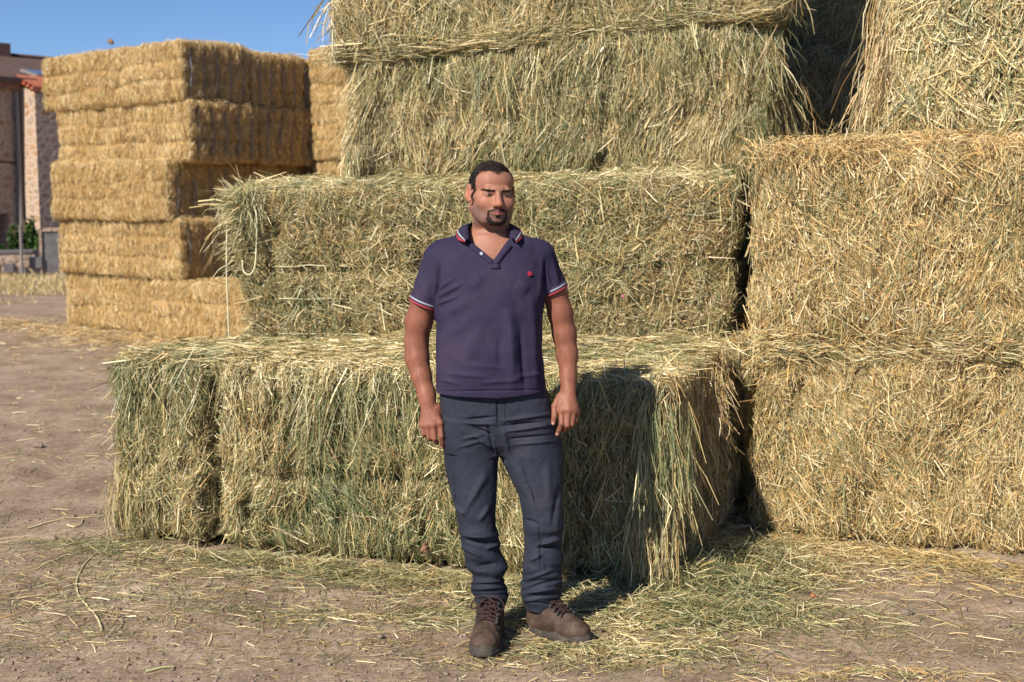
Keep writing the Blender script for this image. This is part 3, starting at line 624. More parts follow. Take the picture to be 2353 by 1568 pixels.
# dead leaf caught on the bale and a pink scrap
def leaf(c, s, rot, label, mat, name="dry_leaf", cat="leaf"):
    rng = np.random.default_rng(3); n = 22; th = np.linspace(0, 2 * np.pi, n, endpoint=False)
    rad = s * (.8 + .2 * np.cos(2 * th)) * (1 + .10 * np.sin(5 * th + 1) + .10 * rng.normal(0, .6, n))
    x = rad * np.cos(th) * .62; z = rad * np.sin(th) * 1.25 + .25 * rad * np.cos(th) ** 2
    V = [[0, -.012, 0]] + [[x[i] * .6, -.016 + .008 * math.sin(3 * th[i]), z[i] * .6] for i in range(n)] + [[x[i], .01 * math.sin(4 * th[i]), z[i]] for i in range(n)]
    V = np.array(V); ca, sa = math.cos(rot), math.sin(rot)
    V = np.stack([V[:, 0] * ca - V[:, 2] * sa, V[:, 1], V[:, 0] * sa + V[:, 2] * ca], 1) + c
    F = [(0, 1 + i, 1 + (i + 1) % n) for i in range(n)] + [(1 + i, 1 + n + i, 1 + n + (i + 1) % n, 1 + (i + 1) % n) for i in range(n)]
    o = link_mesh(name, poly_mesh(name, V, F, mat, True)); tag(o, label, cat)
    md = o.modifiers.new("thickness", 'SOLIDIFY'); md.thickness = .0015
M['leaf'] = noise_mat("dead_leaf", [(.3, (.15, .085, .05)), (.7, (.27, .16, .10))], scale=60)
M['pink'] = flat_mat("pink_petal", (.62, .18, .38))
yl = A0[1] + (A1[1] - A0[1]) * .56
leaf(at(975, 1262, yl - .10), .030, -.6, "brown dead leaf caught in the front bale's lower edge left of the man", M['leaf'])
leaf(at(1432, 681, B1[1] - .05), .010, .2, "tiny pink petal stuck in the second tier bale right of the man", M['pink'], name="petal", cat="petal")
leaf(at(255, 97, 16.9), .05, .8, "small dark withered leaf on top of the straw stack against the sky", M['leaf'])

# ------------------------------------------------------------------ barn, low wall, shrubs, dry grass in the far left
wd = np.array([math.sin(.645), math.cos(.645), 0]); wn_ = np.array([math.cos(.645), -math.sin(.645), 0])     # along the wall, out of the wall
def stone_mat():
    m, n, l, b = new_mat("rubble_masonry")
    tc = N(n, "ShaderNodeTexCoord"); mp = N(n, "ShaderNodeMapping"); mp.inputs['Scale'].default_value = (4.6, 4.6, 6.2)
    l.new(tc.outputs['Object'], mp.inputs[0])
    nz = N(n, "ShaderNodeTexNoise"); nz.inputs['Scale'].default_value = 1.6; l.new(mp.outputs[0], nz.inputs['Vector'])
    ad = N(n, "ShaderNodeMix", data_type='RGBA', blend_type='ADD'); ad.inputs[0].default_value = .6; l.new(mp.outputs[0], ad.inputs[6]); l.new(nz.outputs['Color'], ad.inputs[7])
    v1 = N(n, "ShaderNodeTexVoronoi"); v1.inputs['Scale'].default_value = 1.0; l.new(ad.outputs[2], v1.inputs['Vector'])
    v2 = N(n, "ShaderNodeTexVoronoi", feature='DISTANCE_TO_EDGE'); v2.inputs['Scale'].default_value = 1.0; l.new(ad.outputs[2], v2.inputs['Vector'])
    sp = N(n, "ShaderNodeSeparateColor"); l.new(v1.outputs['Color'], sp.inputs[0])
    r = ramp(n, [(.0, (.30, .16, .075)), (.35, (.37, .25, .165)), (.6, (.40, .30, .22)), (.85, (.28, .22, .18)), (1, (.42, .24, .11))]); l.new(sp.outputs[0], r.inputs[0])
    mk = ramp(n, [(.10, (0, 0, 0)), (.22, (1, 1, 1))]); l.new(v2.outputs['Distance'], mk.inputs[0])
    mx = N(n, "ShaderNodeMix", data_type='RGBA'); l.new(mk.outputs[0], mx.inputs[0]); mx.inputs[6].default_value = (.44, .335, .255, 1); l.new(r.outputs[0], mx.inputs[7])
    l.new(mx.outputs[2], b.inputs['Base Color']); b.inputs['Roughness'].default_value = .9
    bp = N(n, "ShaderNodeBump"); bp.inputs['Strength'].default_value = .5; bp.inputs['Distance'].default_value = .03; l.new(mk.outputs[0], bp.inputs['Height']); l.new(bp.outputs[0], b.inputs['Normal'])
    return m
M['masonry'] = stone_mat()
M['roof'] = noise_mat("brown_roof_tiles", [(.3, (.085, .052, .042)), (.7, (.135, .088, .072))], scale=5, stretch=(1, 1, 3), bump=.6, bscale=9, bdist=.03)
M['redtile'] = noise_mat("red_tiles", [(.3, (.42, .13, .07)), (.7, (.58, .22, .13))], scale=6)
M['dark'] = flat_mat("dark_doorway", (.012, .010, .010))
M['eave'] = noise_mat("brick_eave", [(.3, (.20, .10, .07)), (.7, (.30, .17, .12))], scale=8)
M['glass'] = flat_mat("skylight_glass", (.10, .16, .24), rough=.08, spec=.8)
M['pipe'] = flat_mat("grey_pipe", (.20, .19, .18), rough=.5)
def prism(name, base_pts, dirv, mat, parent=None):
    """closed prism: polygon base_pts swept along dirv"""
    b = [np.asarray(p, float) for p in base_pts]; n = len(b); V = b + [p + np.asarray(dirv) for p in b]
    F = [tuple(range(n))[::-1], tuple(range(n, 2 * n))] + [(i, (i + 1) % n, n + (i + 1) % n, n + i) for i in range(n)]
    me = poly_mesh(name, V, F, mat)
    import bmesh
    bm = bmesh.new(); bm.from_mesh(me); bmesh.ops.recalc_face_normals(bm, faces=bm.faces); bm.to_mesh(me); bm.free()
    return link_mesh(name, me, parent)
W0_ = np.array([-10.8, 30.0, 0.0]); EZ = 4.02
def wp(t, out, z): return W0_ + wd * t + wn_ * out + np.array([0, 0, z])
barn = empty("barn", wp(0, 0, 0), "rubble stone barn with brown tiled roof and a sunlit buttress, behind the straw stack", "barn")
# wall with the doorway left open: a back slab and three pieces in front round the opening
def t_px(px, out=0.0):
    lo, hi = -8.0, 14.0
    for _ in range(50):
        m_ = (lo + hi) / 2; q = project(wp(m_, out, 2.0)[None])[0][0]
        lo, hi = (m_, hi) if q < px else (lo, m_)
    return lo
d0, d1, dh = t_px(-70), t_px(18), 1.20
prism("wall", [wp(-6, -.6, -.2), wp(d0, -.6, -.2), wp(d0, -.6, EZ), wp(-6, -.6, EZ)], wn_ * .6, M['masonry'], barn)
prism("wall", [wp(d1, -.6, -.2), wp(16, -.6, -.2), wp(16, -.6, EZ - .02), wp(d1, -.6, EZ - .02)], wn_ * .6, M['masonry'], barn)
prism("lintel_wall", [wp(d0, -.6, dh), wp(d1, -.6, dh), wp(d1, -.6, EZ - .01), wp(d0, -.6, EZ - .01)], wn_ * .595, M['masonry'], barn)
prism("doorway", [wp(d0, -.7, -.1), wp(d1, -.7, -.1), wp(d1, -.7, dh + .1), wp(d0, -.7, dh + .1)], wn_ * .25, M['dark'], barn)  # near-black slab stands in for the unlit inside of the barn
tb = t_px(49)
bo = .1
while project(wp(tb, bo, 2.0)[None])[0][0] < 87: bo += .005
                                     # buttress: lit side faces the camera
prism("buttress", [wp(tb, .002, -.1), wp(tb, bo + .03, -.1), wp(tb, bo - .02, EZ - .30), wp(tb, .002, EZ - .12)], wd * .55, M['masonry'], barn)
prism("tile_cap", [wp(tb - .05, -.02, EZ - .02), wp(tb - .05, bo + .04, EZ - .28), wp(tb - .05, bo + .04, EZ - .20), wp(tb - .05, -.02, EZ + .10)], wd * .65, M['redtile'], barn)
for s in range(5):
    a = .02 + s * (bo + .04) / 4.4
    V, Q = tube(np.array([wp(tb - .09, a, EZ + .05 - .40 * a), wp(tb + .62, a, EZ + .05 - .40 * a)]), .055, 8)
    link_mesh("tile", quad_mesh("tile", V, Q, [M['redtile']]), barn)
prism("eave", [wp(-6, .003, EZ - .22), wp(tb - .02, .003, EZ - .22), wp(tb - .02, .003, EZ), wp(-6, .003, EZ)], wn_ * .14, M['eave'], barn)
prism("eave", [wp(tb + .57, .003, EZ - .42), wp(15, .003, EZ - .42), wp(15, .003, EZ - .14), wp(tb + .57, .003, EZ - .14)], wn_ * .14, M['eave'], barn)
RZ = 4.88; run = 3.5
def roof(t0, t1, over, drop):
    e = np.array([wn_[0] * over, wn_[1] * over, EZ + .02 - drop])
    return prism("roof", [W0_ + wd * t0 + e, W0_ + wd * t0 - wn_ * run + [0, 0, RZ], W0_ + wd * t0 - wn_ * run + [0, 0, RZ - .14], W0_ + wd * t0 + e - [0, 0, .12]], wd * (t1 - t0), M['roof'], barn)
r1 = roof(-6, tb + .30, .22, .0); r2 = roof(tb + .302, 16, .34, .16)
prism("ridge_cap", [W0_ + wd * -6 - wn_ * (run - .14) + [0, 0, RZ + .005], W0_ + wd * -6 - wn_ * run + [0, 0, RZ + .06], W0_ + wd * -6 - wn_ * (run + .14) + [0, 0, RZ + .005]], wd * 22, M['roof'], barn)
prism("roof", [W0_ + wd * -6 - wn_ * run + [0, 0, RZ], W0_ + wd * -6 - wn_ * 7.4 + [0, 0, EZ], W0_ + wd * -6 - wn_ * 7.3 + [0, 0, EZ - .12], W0_ + wd * -6 - wn_ * run + [0, 0, RZ - .14]], wd * 22, M['roof'], barn)
tc_ = 0.0
while project((W0_ + wd * tc_ - wn_ * run + [0, 0, RZ])[None])[0][0] < 12: tc_ += .02
ch = W0_ + wd * (tc_ - .5) - wn_ * (run - .2)
prism("chimney", [ch + [0, 0, RZ - .3], ch + wd * .5 + [0, 0, RZ - .3], ch + wd * .5 + [0, 0, RZ + .26], ch + [0, 0, RZ + .26]], -wn_ * .5, M['eave'], barn)
sl = (RZ - EZ + .14) / (run + .34)
def on_roof(t, out, up): return W0_ + wd * t + wn_ * out + np.array([0, 0, EZ - .14 + (.34 - out) * sl + up])
def roof_t(px, out):
    t = 0.0
    while project(on_roof(t, out, 0)[None])[0][0] < px: t += .01
    return t
def roof_q(px, o_, up): return on_roof(roof_t(px, o_), o_, up)
so1, so2 = -.55, -1.15
sk = prism("skylight", [on_roof(roof_t(84, so1), so1, .03), on_roof(roof_t(84, so1) + 1.5, so1, .03), on_roof(roof_t(84, so1) + 1.5, so2, .03), on_roof(roof_t(84, so1), so2, .03)], [0, 0, .06], M['pipe'], barn)
st = roof_t(84, so1)
prism("pane", [on_roof(st + .07, so1 - .07, .093), on_roof(st + 1.43, so1 - .07, .093), on_roof(st + 1.43, so2 + .07, .093), on_roof(st + .07, so2 + .07, .093)], [0, 0, .008], M['glass'], sk)
link_mesh("downpipe", tubes_mesh("downpipe", [np.array([wp(tb - .10, .08, EZ - .25), wp(tb - .10, .08, .0)])], .05, M['pipe'], 8), barn)
link_mesh("cable", tubes_mesh("cable", [spline([wp(-3, .03, 2.36), wp(-.5, .03, 2.30), wp(tb - .03, .05, 2.26)], 6)], .014, M['dark'], 5), barn)

# low wall in front of the barn
Yw = 28.4
def wall_pt(px, out, z): 
    p = at(px, 445, Yw - out + (px - 70) * .004); p[2] = z; return p
lw = empty("stone_wall", wall_pt(60, 0, 0), "low rubble stone wall in front of the barn, taller with a gate post near the straw stack", "wall")
def box_px(name, x0, x1, z0, z1, o0, o1, mat, parent):
    return prism(name, [wall_pt(x0, o0, z0), wall_pt(x1, o0, z0), wall_pt(x1, o0, z1), wall_pt(x0, o0, z1)], np.array([0, -(o1 - o0), 0]), mat, parent)
M['greystone'] = noise_mat("grey_granite", [(.3, (.12, .115, .115)), (.7, (.21, .205, .205))], scale=6, bump=.3)
box_px("wall", -260, 99, -.1, .44, -.3, .0, M['masonry'], lw)
box_px("coping", -262, 98, .442, .50, -.33, .03, M['greystone'], lw)
for (x0, x1, z0, z1) in [(8, 30, .06, .24), (66, 95, .14, .36), (-40, -10, .1, .3), (44, 58, .02, .16)]:
    box_px("block", x0, x1, z0, z1, -.1, .035, M['greystone'], lw)
box_px("gate_post", 99.5, 105.5, -.1, .93, -.32, .04, M['masonry'], lw)
box_px("wall", 106, 230, -.1, .86, -.3, .0, M['greystone'], lw)
box_px("coping", 105.7, 232, .862, .93, -.33, .03, M['masonry'], lw)
post = link_mesh("metal_post", tubes_mesh("metal_post", [np.array([wall_pt(44, .12, -.1), wall_pt(44, .12, .5), wall_pt(44, .12, .96)])], .028, M['pipe'], 10))
tag(post, "thin grey metal post standing in front of the low stone wall", "post")
link_mesh("cap", tubes_mesh("cap", [np.array([wall_pt(44, .12, .955), wall_pt(44, .12, .985)])], .036, M['pipe'], 10), post)
# shrubs
M['shrub'] = attr_mat("shrub_leaves", rough=.55, spec=.3, transl=.25)
M['bark'] = flat_mat("shrub_wood", (.16, .11, .07))
def shrub(px0, px1, pytop, Y, label, seed, n=2600):
    rng = np.random.default_rng(seed); c = at((px0 + px1) / 2, 445, Y); w = (px1 - px0) / 2 / FPX * Y; top = at((px0 + px1) / 2, pytop, Y)[2]
    root = empty("shrub", (c[0], c[1], 0), label, "shrub", "shrubs behind the low wall")
    stems = []
    for k in range(7):
        a = rng.uniform(0, 6.28); stems.append(spline([[c[0], c[1], -.05], [c[0] + .4 * w * math.cos(a), c[1] + .4 * w * math.sin(a), top * .4], [c[0] + .8 * w * math.cos(a), c[1] + .7 * w * math.sin(a), top * rng.uniform(.7, .92)]], 4))
    link_mesh("stem", tubes_mesh("stem", stems, .012, M['bark'], 5), root)
    cl = rng.normal(0, .42, (26, 3)) * [w, w, top * .36] + [c[0], c[1], top * .52]
    P = cl[rng.integers(0, 26, n)] + rng.normal(0, .15, (n, 3)) * [w * 1.5, w * 1.5, top * .5]
    P = P[(P[:, 2] < top) & (np.abs(P[:, 0] - c[0]) < w * 1.15) & (P[:, 2] > .05)]; n = len(P)
    T = nrm(rng.normal(0, 1, (n, 3)) + [0, 0, -.3]); Nn = nrm(rng.normal(0, 1, (n, 3)) + [0, 0, .7])
    base = np.array([[.035, .085, .018], [.055, .12, .025], [.09, .16, .035], [.025, .06, .02]])[rng.integers(0, 4, n)] * rng.uniform(.8, 1.25, (n, 1))
    rb = ribbons(rng, P, T, Nn, rng.uniform(.04, .09, n), rng.uniform(.022, .045, n), bend=.15, twist=.4)
    link_mesh("foliage", quad_mesh("foliage", rb.reshape(-1, 3), ribbon_quads(n), [M['shrub']], None, np.repeat(base, 6, 0)), root)
shrub(17, 43, 505, 29.3, "leafy green shrub left of the metal post, rounded top", 1)
shrub(50, 78, 486, 29.5, "tallest pointed green shrub, in front of the lit buttress", 2)
shrub(77, 99, 525, 29.4, "dark green shrub beside the gate post", 3, 2000)
shrub(-14, 14, 560, 29.2, "low light green shrub in front of the dark doorway", 4, 1500)
# dry grass along the wall
rng = np.random.default_rng(8); n = 16000
px = rng.uniform(-200, 330, n); yy = rng.uniform(19.5, 28.3, n) ** 1.0; xx = (px - CX) / FPX * yy
keep = vnoise(np.stack([xx * .9, yy * .9, 0 * xx], 1), 3) + (yy - 24.2) * .22 > -.15; xx, yy = xx[keep], yy[keep]; n = len(xx)
T = nrm(np.stack([rng.normal(0, .35, n), rng.normal(0, .35, n), np.ones(n)], 1)); LL = rng.uniform(.04, .15, n)
P = np.stack([xx, yy, LL * .42 + ground_h(xx, yy)], 1)
rb = ribbons(rng, P, T, np.tile([0, -1., 0], (n, 1)), LL, rng.uniform(.004, .010, n), bend=.12, droop=rng.uniform(0, .3, n))
g = quad_mesh("dry_grass", rb.reshape(-1, 3), ribbon_quads(n), [M['straw']], None, np.repeat(stem_colors(rng, P, (.2, .8, .8, .9, .5), patch=.4, pscale=.8), 6, 0))
o = link_mesh("dry_grass", g); tag(o, "pale dry grass growing along the foot of the low stone wall", "grass", kind="stuff")
# ------------------------------------------------------------------ the man: signed distance fields turned into smooth meshes
class Field:
    def __init__(s, lo, hi, h):
        s.lo = np.array(lo, float); s.h = h
        n = np.ceil((np.array(hi) - s.lo) / h).astype(int) + 1
        s.ax = [(s.lo[i] + h * np.arange(n[i])).astype(np.float32) for i in range(3)]
        s.f = np.full(n, 1.0, np.float32)
    def box(s, lo, hi):
        sl = []
        for i in range(3):
            a = int(max(0, math.floor((lo[i] - s.lo[i]) / s.h))); b = int(min(s.f.shape[i], math.ceil((hi[i] - s.lo[i]) / s.h) + 1))
            sl.append(slice(a, max(a, b)))
        g = [s.ax[0][sl[0]][:, None, None], s.ax[1][sl[1]][None, :, None], s.ax[2][sl[2]][None, None, :]]
        return tuple(sl), g
    def put(s, lo, hi, fn, k=0.01, mode='add'):
        pad = k + 3 * s.h; sl, g = s.box(np.array(lo) - pad, np.array(hi) + pad)
        old = s.f[sl]
        if old.size == 0: return
        d = fn(*g)
        if mode == 'add':
            h = np.clip(.5 + .5 * (old - d) / k, 0, 1); s.f[sl] = old * (1 - h) + d * h - k * h * (1 - h)
        elif mode == 'sub':
            d = -d; h = np.clip(.5 - .5 * (old - d) / k, 0, 1); s.f[sl] = old * (1 - h) + d * h + k * h * (1 - h)
        elif mode == 'and':
            s.f[sl] = np.maximum(old, d)
    def cap(s, a, b, ra, rb, k=0.01, mode='add', sq=None, R=None):
        a = np.asarray(a, float); b = np.asarray(b, float); r = max(ra, rb) * (1 if sq is None else 1.35)
        ab = b - a; L2 = max(float(ab @ ab), 1e-9)
        def fn(x, y, z):
            px, py, pz = x - a[0], y - a[1], z - a[2]
            t = np.clip((px * ab[0] + py * ab[1] + pz * ab[2]) / L2, 0, 1)
            qx, qy, qz = px - t * ab[0], py - t * ab[1], pz - t * ab[2]
            if sq is not None: qx, qy, qz = qx / sq[0], qy / sq[1], qz / sq[2]
            return np.sqrt(qx * qx + qy * qy + qz * qz) - (ra + (rb - ra) * t)
        s.put(np.minimum(a, b) - r, np.maximum(a, b) + r, fn, k, mode)
    def ell(s, c, r, k=0.01, mode='add', R=None):
        c = np.asarray(c, float); r = np.asarray(r, float); R = np.eye(3) if R is None else np.asarray(R)
        ext = np.sqrt(((R * r[None, :]) ** 2).sum(1))
        def fn(x, y, z):
            px, py, pz = x - c[0], y - c[1], z - c[2]
            u = [R[0, i] * px + R[1, i] * py + R[2, i] * pz for i in range(3)]
            k0 = np.sqrt(sum((u[i] / r[i]) ** 2 for i in range(3))); k1 = np.sqrt(sum((u[i] / r[i] ** 2) ** 2 for i in range(3)))
            return k0 * (k0 - 1) / np.maximum(k1, 1e-6)
        s.put(c - ext, c + ext, fn, k, mode)
    def loft(s, secs, k=0.01, power=2.2, mode='add', off=0.0, ends=True):
        """secs: rows z, cx, cy, rx, ry"""
        S = np.array(sorted(map(tuple, secs))); zz = s.ax[2]; zf = np.linspace(S[0, 0], S[-1, 0], 220)
        cols = [np.interp(zf, S[:, 0], S[:, i]) for i in range(1, 5)]
        ker = np.exp(-np.linspace(-2, 2, 13) ** 2); ker /= ker.sum()
        cols = [np.convolve(np.pad(c, 6, mode='edge'), ker, 'valid') for c in cols]
        lo = [(S[:, 1] - S[:, 3]).min() - abs(off), (S[:, 2] - S[:, 4]).min() - abs(off), S[0, 0]]; hi = [(S[:, 1] + S[:, 3]).max() + abs(off), (S[:, 2] + S[:, 4]).max() + abs(off), S[-1, 0]]
        def fn(x, y, z):
            zc = z[0, 0, :]; cx, cy, rx, ry = [np.interp(zc, zf, c)[None, None, :].astype(np.float32) for c in cols]
            rx = rx + off; ry = ry + off
            q = ((np.abs(x - cx) / rx) ** power + (np.abs(y - cy) / ry) ** power) ** (1 / power)
            d = (q - 1) * np.minimum(rx, ry)
            if ends: d = np.maximum(d, np.maximum(S[0, 0] - z, z - S[-1, 0]))
            return d
        s.put(lo, hi, fn, k, mode)
    def mesh(s):
        f = s.f; sg = f < 0; nx, ny, nz = f.shape
        cnt = np.zeros((nx - 1, ny - 1, nz - 1), np.int8)
        for a in (0, 1):
            for b in (0, 1):
                for c in (0, 1): cnt += sg[a:nx - 1 + a, b:ny - 1 + b, c:nz - 1 + c]
        act = np.argwhere((cnt > 0) & (cnt < 8)); idx = np.full(cnt.shape, -1, np.int32); idx[tuple(act.T)] = np.arange(len(act))
        cor = np.array([[a, b, c] for a in (0, 1) for b in (0, 1) for c in (0, 1)])
        F = np.stack([f[act[:, 0] + a, act[:, 1] + b, act[:, 2] + c] for a, b, c in cor], 1)
        P = np.zeros((len(act), 3)); W = np.zeros(len(act))
        for i in range(8):
            for j in range(i + 1, 8):
                if np.abs(cor[i] - cor[j]).sum() != 1: continue
                m = (F[:, i] < 0) != (F[:, j] < 0); t = F[m, i] / (F[m, i] - F[m, j])
                P[m] += cor[i] + t[:, None] * (cor[j] - cor[i]); W[m] += 1
        P = (P / W[:, None] + act) * s.h + s.lo
        Q = []
        for ax in range(3):
            o = [[0, 0, 0], [0, 0, 0]]; o1 = [1 if i == ax else 0 for i in range(3)]
            A = sg[:nx - o1[0], :ny - o1[1], :nz - o1[2]]; B = sg[o1[0]:, o1[1]:, o1[2]:]
            e = np.argwhere(A != B); u, v = [(1, 2), (2, 0), (0, 1)][ax]
            e = e[(e[:, u] > 0) & (e[:, v] > 0) & (e[:, u] < f.shape[u] - 1) & (e[:, v] < f.shape[v] - 1)]
            inside = A[tuple(e.T)]
            def g(du, dv):
                q = e.copy(); q[:, u] += du; q[:, v] += dv; return idx[tuple(q.T)]
            q = np.stack([g(-1, -1), g(0, -1), g(0, 0), g(-1, 0)], 1); q[~inside] = q[~inside][:, ::-1]; Q.append(q)
        Q = np.concatenate(Q); Q = Q[(Q >= 0).all(1)]
        return P, Q
def vnormals(P, Q):
    n = np.cross(P[Q[:, 2]] - P[Q[:, 0]], P[Q[:, 3]] - P[Q[:, 1]]); out = np.zeros_like(P)
    for i in range(4):
        for a in range(3): out[:, a] += np.bincount(Q[:, i], n[:, a], len(P))
    return nrm(out)
def relax(P, Q, it=2, w=.5):
    for _ in range(it):
        S = np.zeros_like(P); C = np.zeros(len(P))
        for i, j in ((0, 1), (1, 2), (2, 3), (3, 0)):
            for a, b in ((i, j), (j, i)):
                C += np.bincount(Q[:, a], minlength=len(P))
                for k in range(3): S[:, k] += np.bincount(Q[:, a], P[Q[:, b], k], len(P))
        P = P * (1 - w) + w * S / np.maximum(C, 1)[:, None]
    return P
def fold(P, Nv, segs, front=True):
    """cloth creases: each a line from pixel a to pixel b with a width (px) and a height (m)"""
    px, py = project(P); d = np.zeros(len(P))
    ok = Nv[:, 1] < .35
    for (x0, y0, x1, y1, w, amp) in segs:
        vx, vy = x1 - x0, y1 - y0; L2 = vx * vx + vy * vy
        t = ((px - x0) * vx + (py - y0) * vy) / L2; tc = np.clip(t, 0, 1)
        dist = np.hypot(px - x0 - tc * vx, py - y0 - tc * vy)
        d += np.where(ok, 1.6 * amp * np.exp(-(dist / w) ** 2) * np.clip(np.sin(np.pi * np.clip(t, .02, .98)) ** .6, 0, 1), 0)
    return P + Nv * d[:, None]
YB = 5.17
def S_(py, L, R, cy, ry):
    a, b = at(L, py, cy), at(R, py, cy); return (a[2], (a[0] + b[0]) / 2, cy, (b[0] - a[0]) / 2, ry)
base = ground_pt(1175, 1455)
man = empty("person", (base[0], base[1], 0), "man in a navy polo shirt, slate work trousers and brown boots, standing with arms hanging", "person")

# ---- skin: head, neck, chest, arms and hands in one surface
hc = at(1129, 447, YB); yaw = math.radians(15); roll = math.radians(2.0)
RH = np.array(Matrix.Rotation(yaw, 3, 'Z') @ Matrix.Rotation(roll, 3, 'Y') @ Matrix.Rotation(math.radians(1), 3, 'X'))
def hp(x, y, z):
    return hc + RH @ np.array([x + .0015, y, z if z > 0 else (z * .90 if z > -.12 else z + .012)])
B = Field([-.46, 4.96, .64], [.36, 5.36, 1.80], .0022)
def he(c, r, k=.01, mode='add', R=None): B.ell(hp(*c), r, k, mode, RH if R is None else RH @ R)
def hcap(a, b, ra, rb, k=.008, mode='add'): B.cap(hp(*a), hp(*b), ra, rb, k, mode)
he((0, .018, .036), (.0765, .094, .083), .01)
he((0, -.036, .046), (.0655, .047, .048), .02)
he((0, -.030, -.042), (.0705, .068, .074), .02)
for s in (-1, 1):
    hcap((s * .060, .012, -.052), (s * .037, -.062, -.098), .023, .020, .022)
    he((s * .041, -.066, -.030), (.024, .019, .021), .020)
    hcap((s * .058, -.045, -.012), (s * .067, -.005, -.008), .012, .012, .015)
he((0, -.079, -.100), (.027, .019, .019), .016)
hcap((-.036, -.080, .0175), (.036, -.080, .0175), .0115, .0115, .011)
hcap((-.012, -.088, .018), (.012, -.088, .018), .0075, .0075, .008)
for s in (-1, 1):
    he((s * .032, -.101, -.001), (.019, .014, .0115), .010, 'sub')
    he((s * .032, -.0775, -.001), (.0165, .0125, .012), .004)
    hcap((s * .017, -.0850, .0052), (s * .046, -.0785, .0055), .0046, .0042, .003)         # upper lid, drawn low by the squint
    hcap((s * .017, -.0850, -.0095), (s * .045, -.0785, -.0085), .0040, .0036, .003)       # lower lid
hcap((0, -.090, .010), (0, -.110, -.034), .0085, .0125, .010)
he((0, -.1125, -.0375), (.0135, .012, .0105), .006)
for s in (-1, 1):
    he((s * .0145, -.1005, -.0395), (.0095, .0115, .0095), .005)
    he((s * .0065, -.1075, -.0475), (.0036, .0052, .003), .002, 'sub')
he((0, -.079, -.068), (.036, .022, .024), .012)
hcap((-.025, -.0930, -.0640), (0, -.101, -.0640), .0035, .0052, .004); hcap((.026, -.0930, -.0630), (0, -.101, -.0640), .0035, .0052, .004)
hcap((-.021, -.0935, -.0735), (0, -.1005, -.0750), .0042, .0062, .004); hcap((.021, -.0935, -.0730), (0, -.1005, -.0750), .0042, .0062, .004)
hcap((-.027, -.1000, -.0665), (0, -.1075, -.0692), .0016, .0016, .003, 'sub'); hcap((.028, -.1000, -.0655), (0, -.1075, -.0692), .0016, .0016, .003, 'sub')
for s in (-1, 1): hcap((s * .021, -.100, -.040), (s * .033, -.0985, -.064), .0022, .0022, .006, 'sub')       # folds beside the mouth
for s in (-1, 1): hcap((s * .0055, -.0985, .014), (s * .0065, -.0975, .034), .0012, .0010, .004, 'sub')       # frown lines
for s in (-1, 1):
    Re = np.array(Matrix.Rotation(s * math.radians(-24), 3, 'Z') @ Matrix.Rotation(math.radians(12), 3, 'X'))
    he((s * .0835, .014, .003), (.0075, .0185, .0325), .006, 'add', Re)
    he((s * .0925, .008, .007), (.0095, .0105, .0185), .004, 'sub', Re)
    he((s * .080, .004, -.026), (.0065, .009, .010), .005)
nb = at(1128, 560, YB + .03)
B.cap(hp(0, .028, -.060), nb, .0600, .0690, .022)
B.cap(nb, nb + [0, .01, -.10], .0715, .085, .03)
B.cap(hp(-.04, -.01, -.11), hp(-.012, .02, -.15), .022, .022, .02); B.cap(hp(.04, -.01, -.11), hp(.012, .02, -.15), .022, .022, .02)
B.loft([S_(540, 1070, 1185, YB + .03, .06), S_(556, 1030, 1228, YB + .03, .082), S_(580, 1012, 1240, YB + .03, .098), S_(640, 1018, 1236, YB + .03, .108), S_(760, 1022, 1232, YB + .03, .112), S_(900, 1024, 1240, YB + .03, .112), S_(960, 1030, 1250, YB + .03, .10)], .03)
def arm(pts, k=.02):
    for (a, ra), (b, rb) in zip(pts[:-1], pts[1:]): B.cap(a, b, ra, rb, k)
aL = [(at(1012, 592, YB + .03), .052), (at(976, 692, YB + .045), .0495), (at(962, 740, YB + .055), .0490), (at(957, 785, YB + .06), .0425), (at(958, 822, YB + .05), .0435), (at(968, 865, YB + .03), .0365), (at(980, 905, YB + .005), .0310), (at(982, 922, YB - .005), .0315)]
aR = [(at(1240, 590, YB + .03), .050), (at(1274, 668, YB + .04), .0440), (at(1287, 718, YB + .045), .0445), (at(1297, 768, YB + .05), .0430), (at(1303, 815, YB + .04), .0385), (at(1306, 862, YB + .02), .0300), (at(1306, 893, YB), .0300)]
arm(aL); arm(aR)
def hand(wr, mcp, fingers, thumb, th_r, kpalm=.014):
    """wr, knuckles, finger joints and thumb as (pixel x, pixel y, depth offset)"""
    g = lambda q: at(q[0], q[1], YB + q[2])
    w = g(wr)
    for i, m in enumerate(mcp):
        wi = w + (g(m) - w) * .12; B.cap(wi, g(m), .0175, .0132 - .0008 * (i == 3), kpalm)
    c = (g(mcp[1]) + g(mcp[2])) / 2 * .55 + w * .45
    B.cap(c + [0, .012, 0], (g(mcp[1]) + g(mcp[2])) / 2 + [0, .014, 0], .022, .018, .014)
    for f, rr_ in fingers:
        J = [g(q) for q in f]
        for i in range(len(J) - 1):
            B.cap(J[i], J[i + 1], rr_ * (1.06, .95, .88)[i], rr_ * (.97, .90, .78)[i], (.007, .0022, .0022)[i])
    T = [g(q) for q in thumb]
    for i in range(len(T) - 1): B.cap(T[i], T[i + 1], th_r * (1.45, 1.05, .98)[i], th_r * (1.05, .95, .80)[i], (.014, .004, .0025)[i])
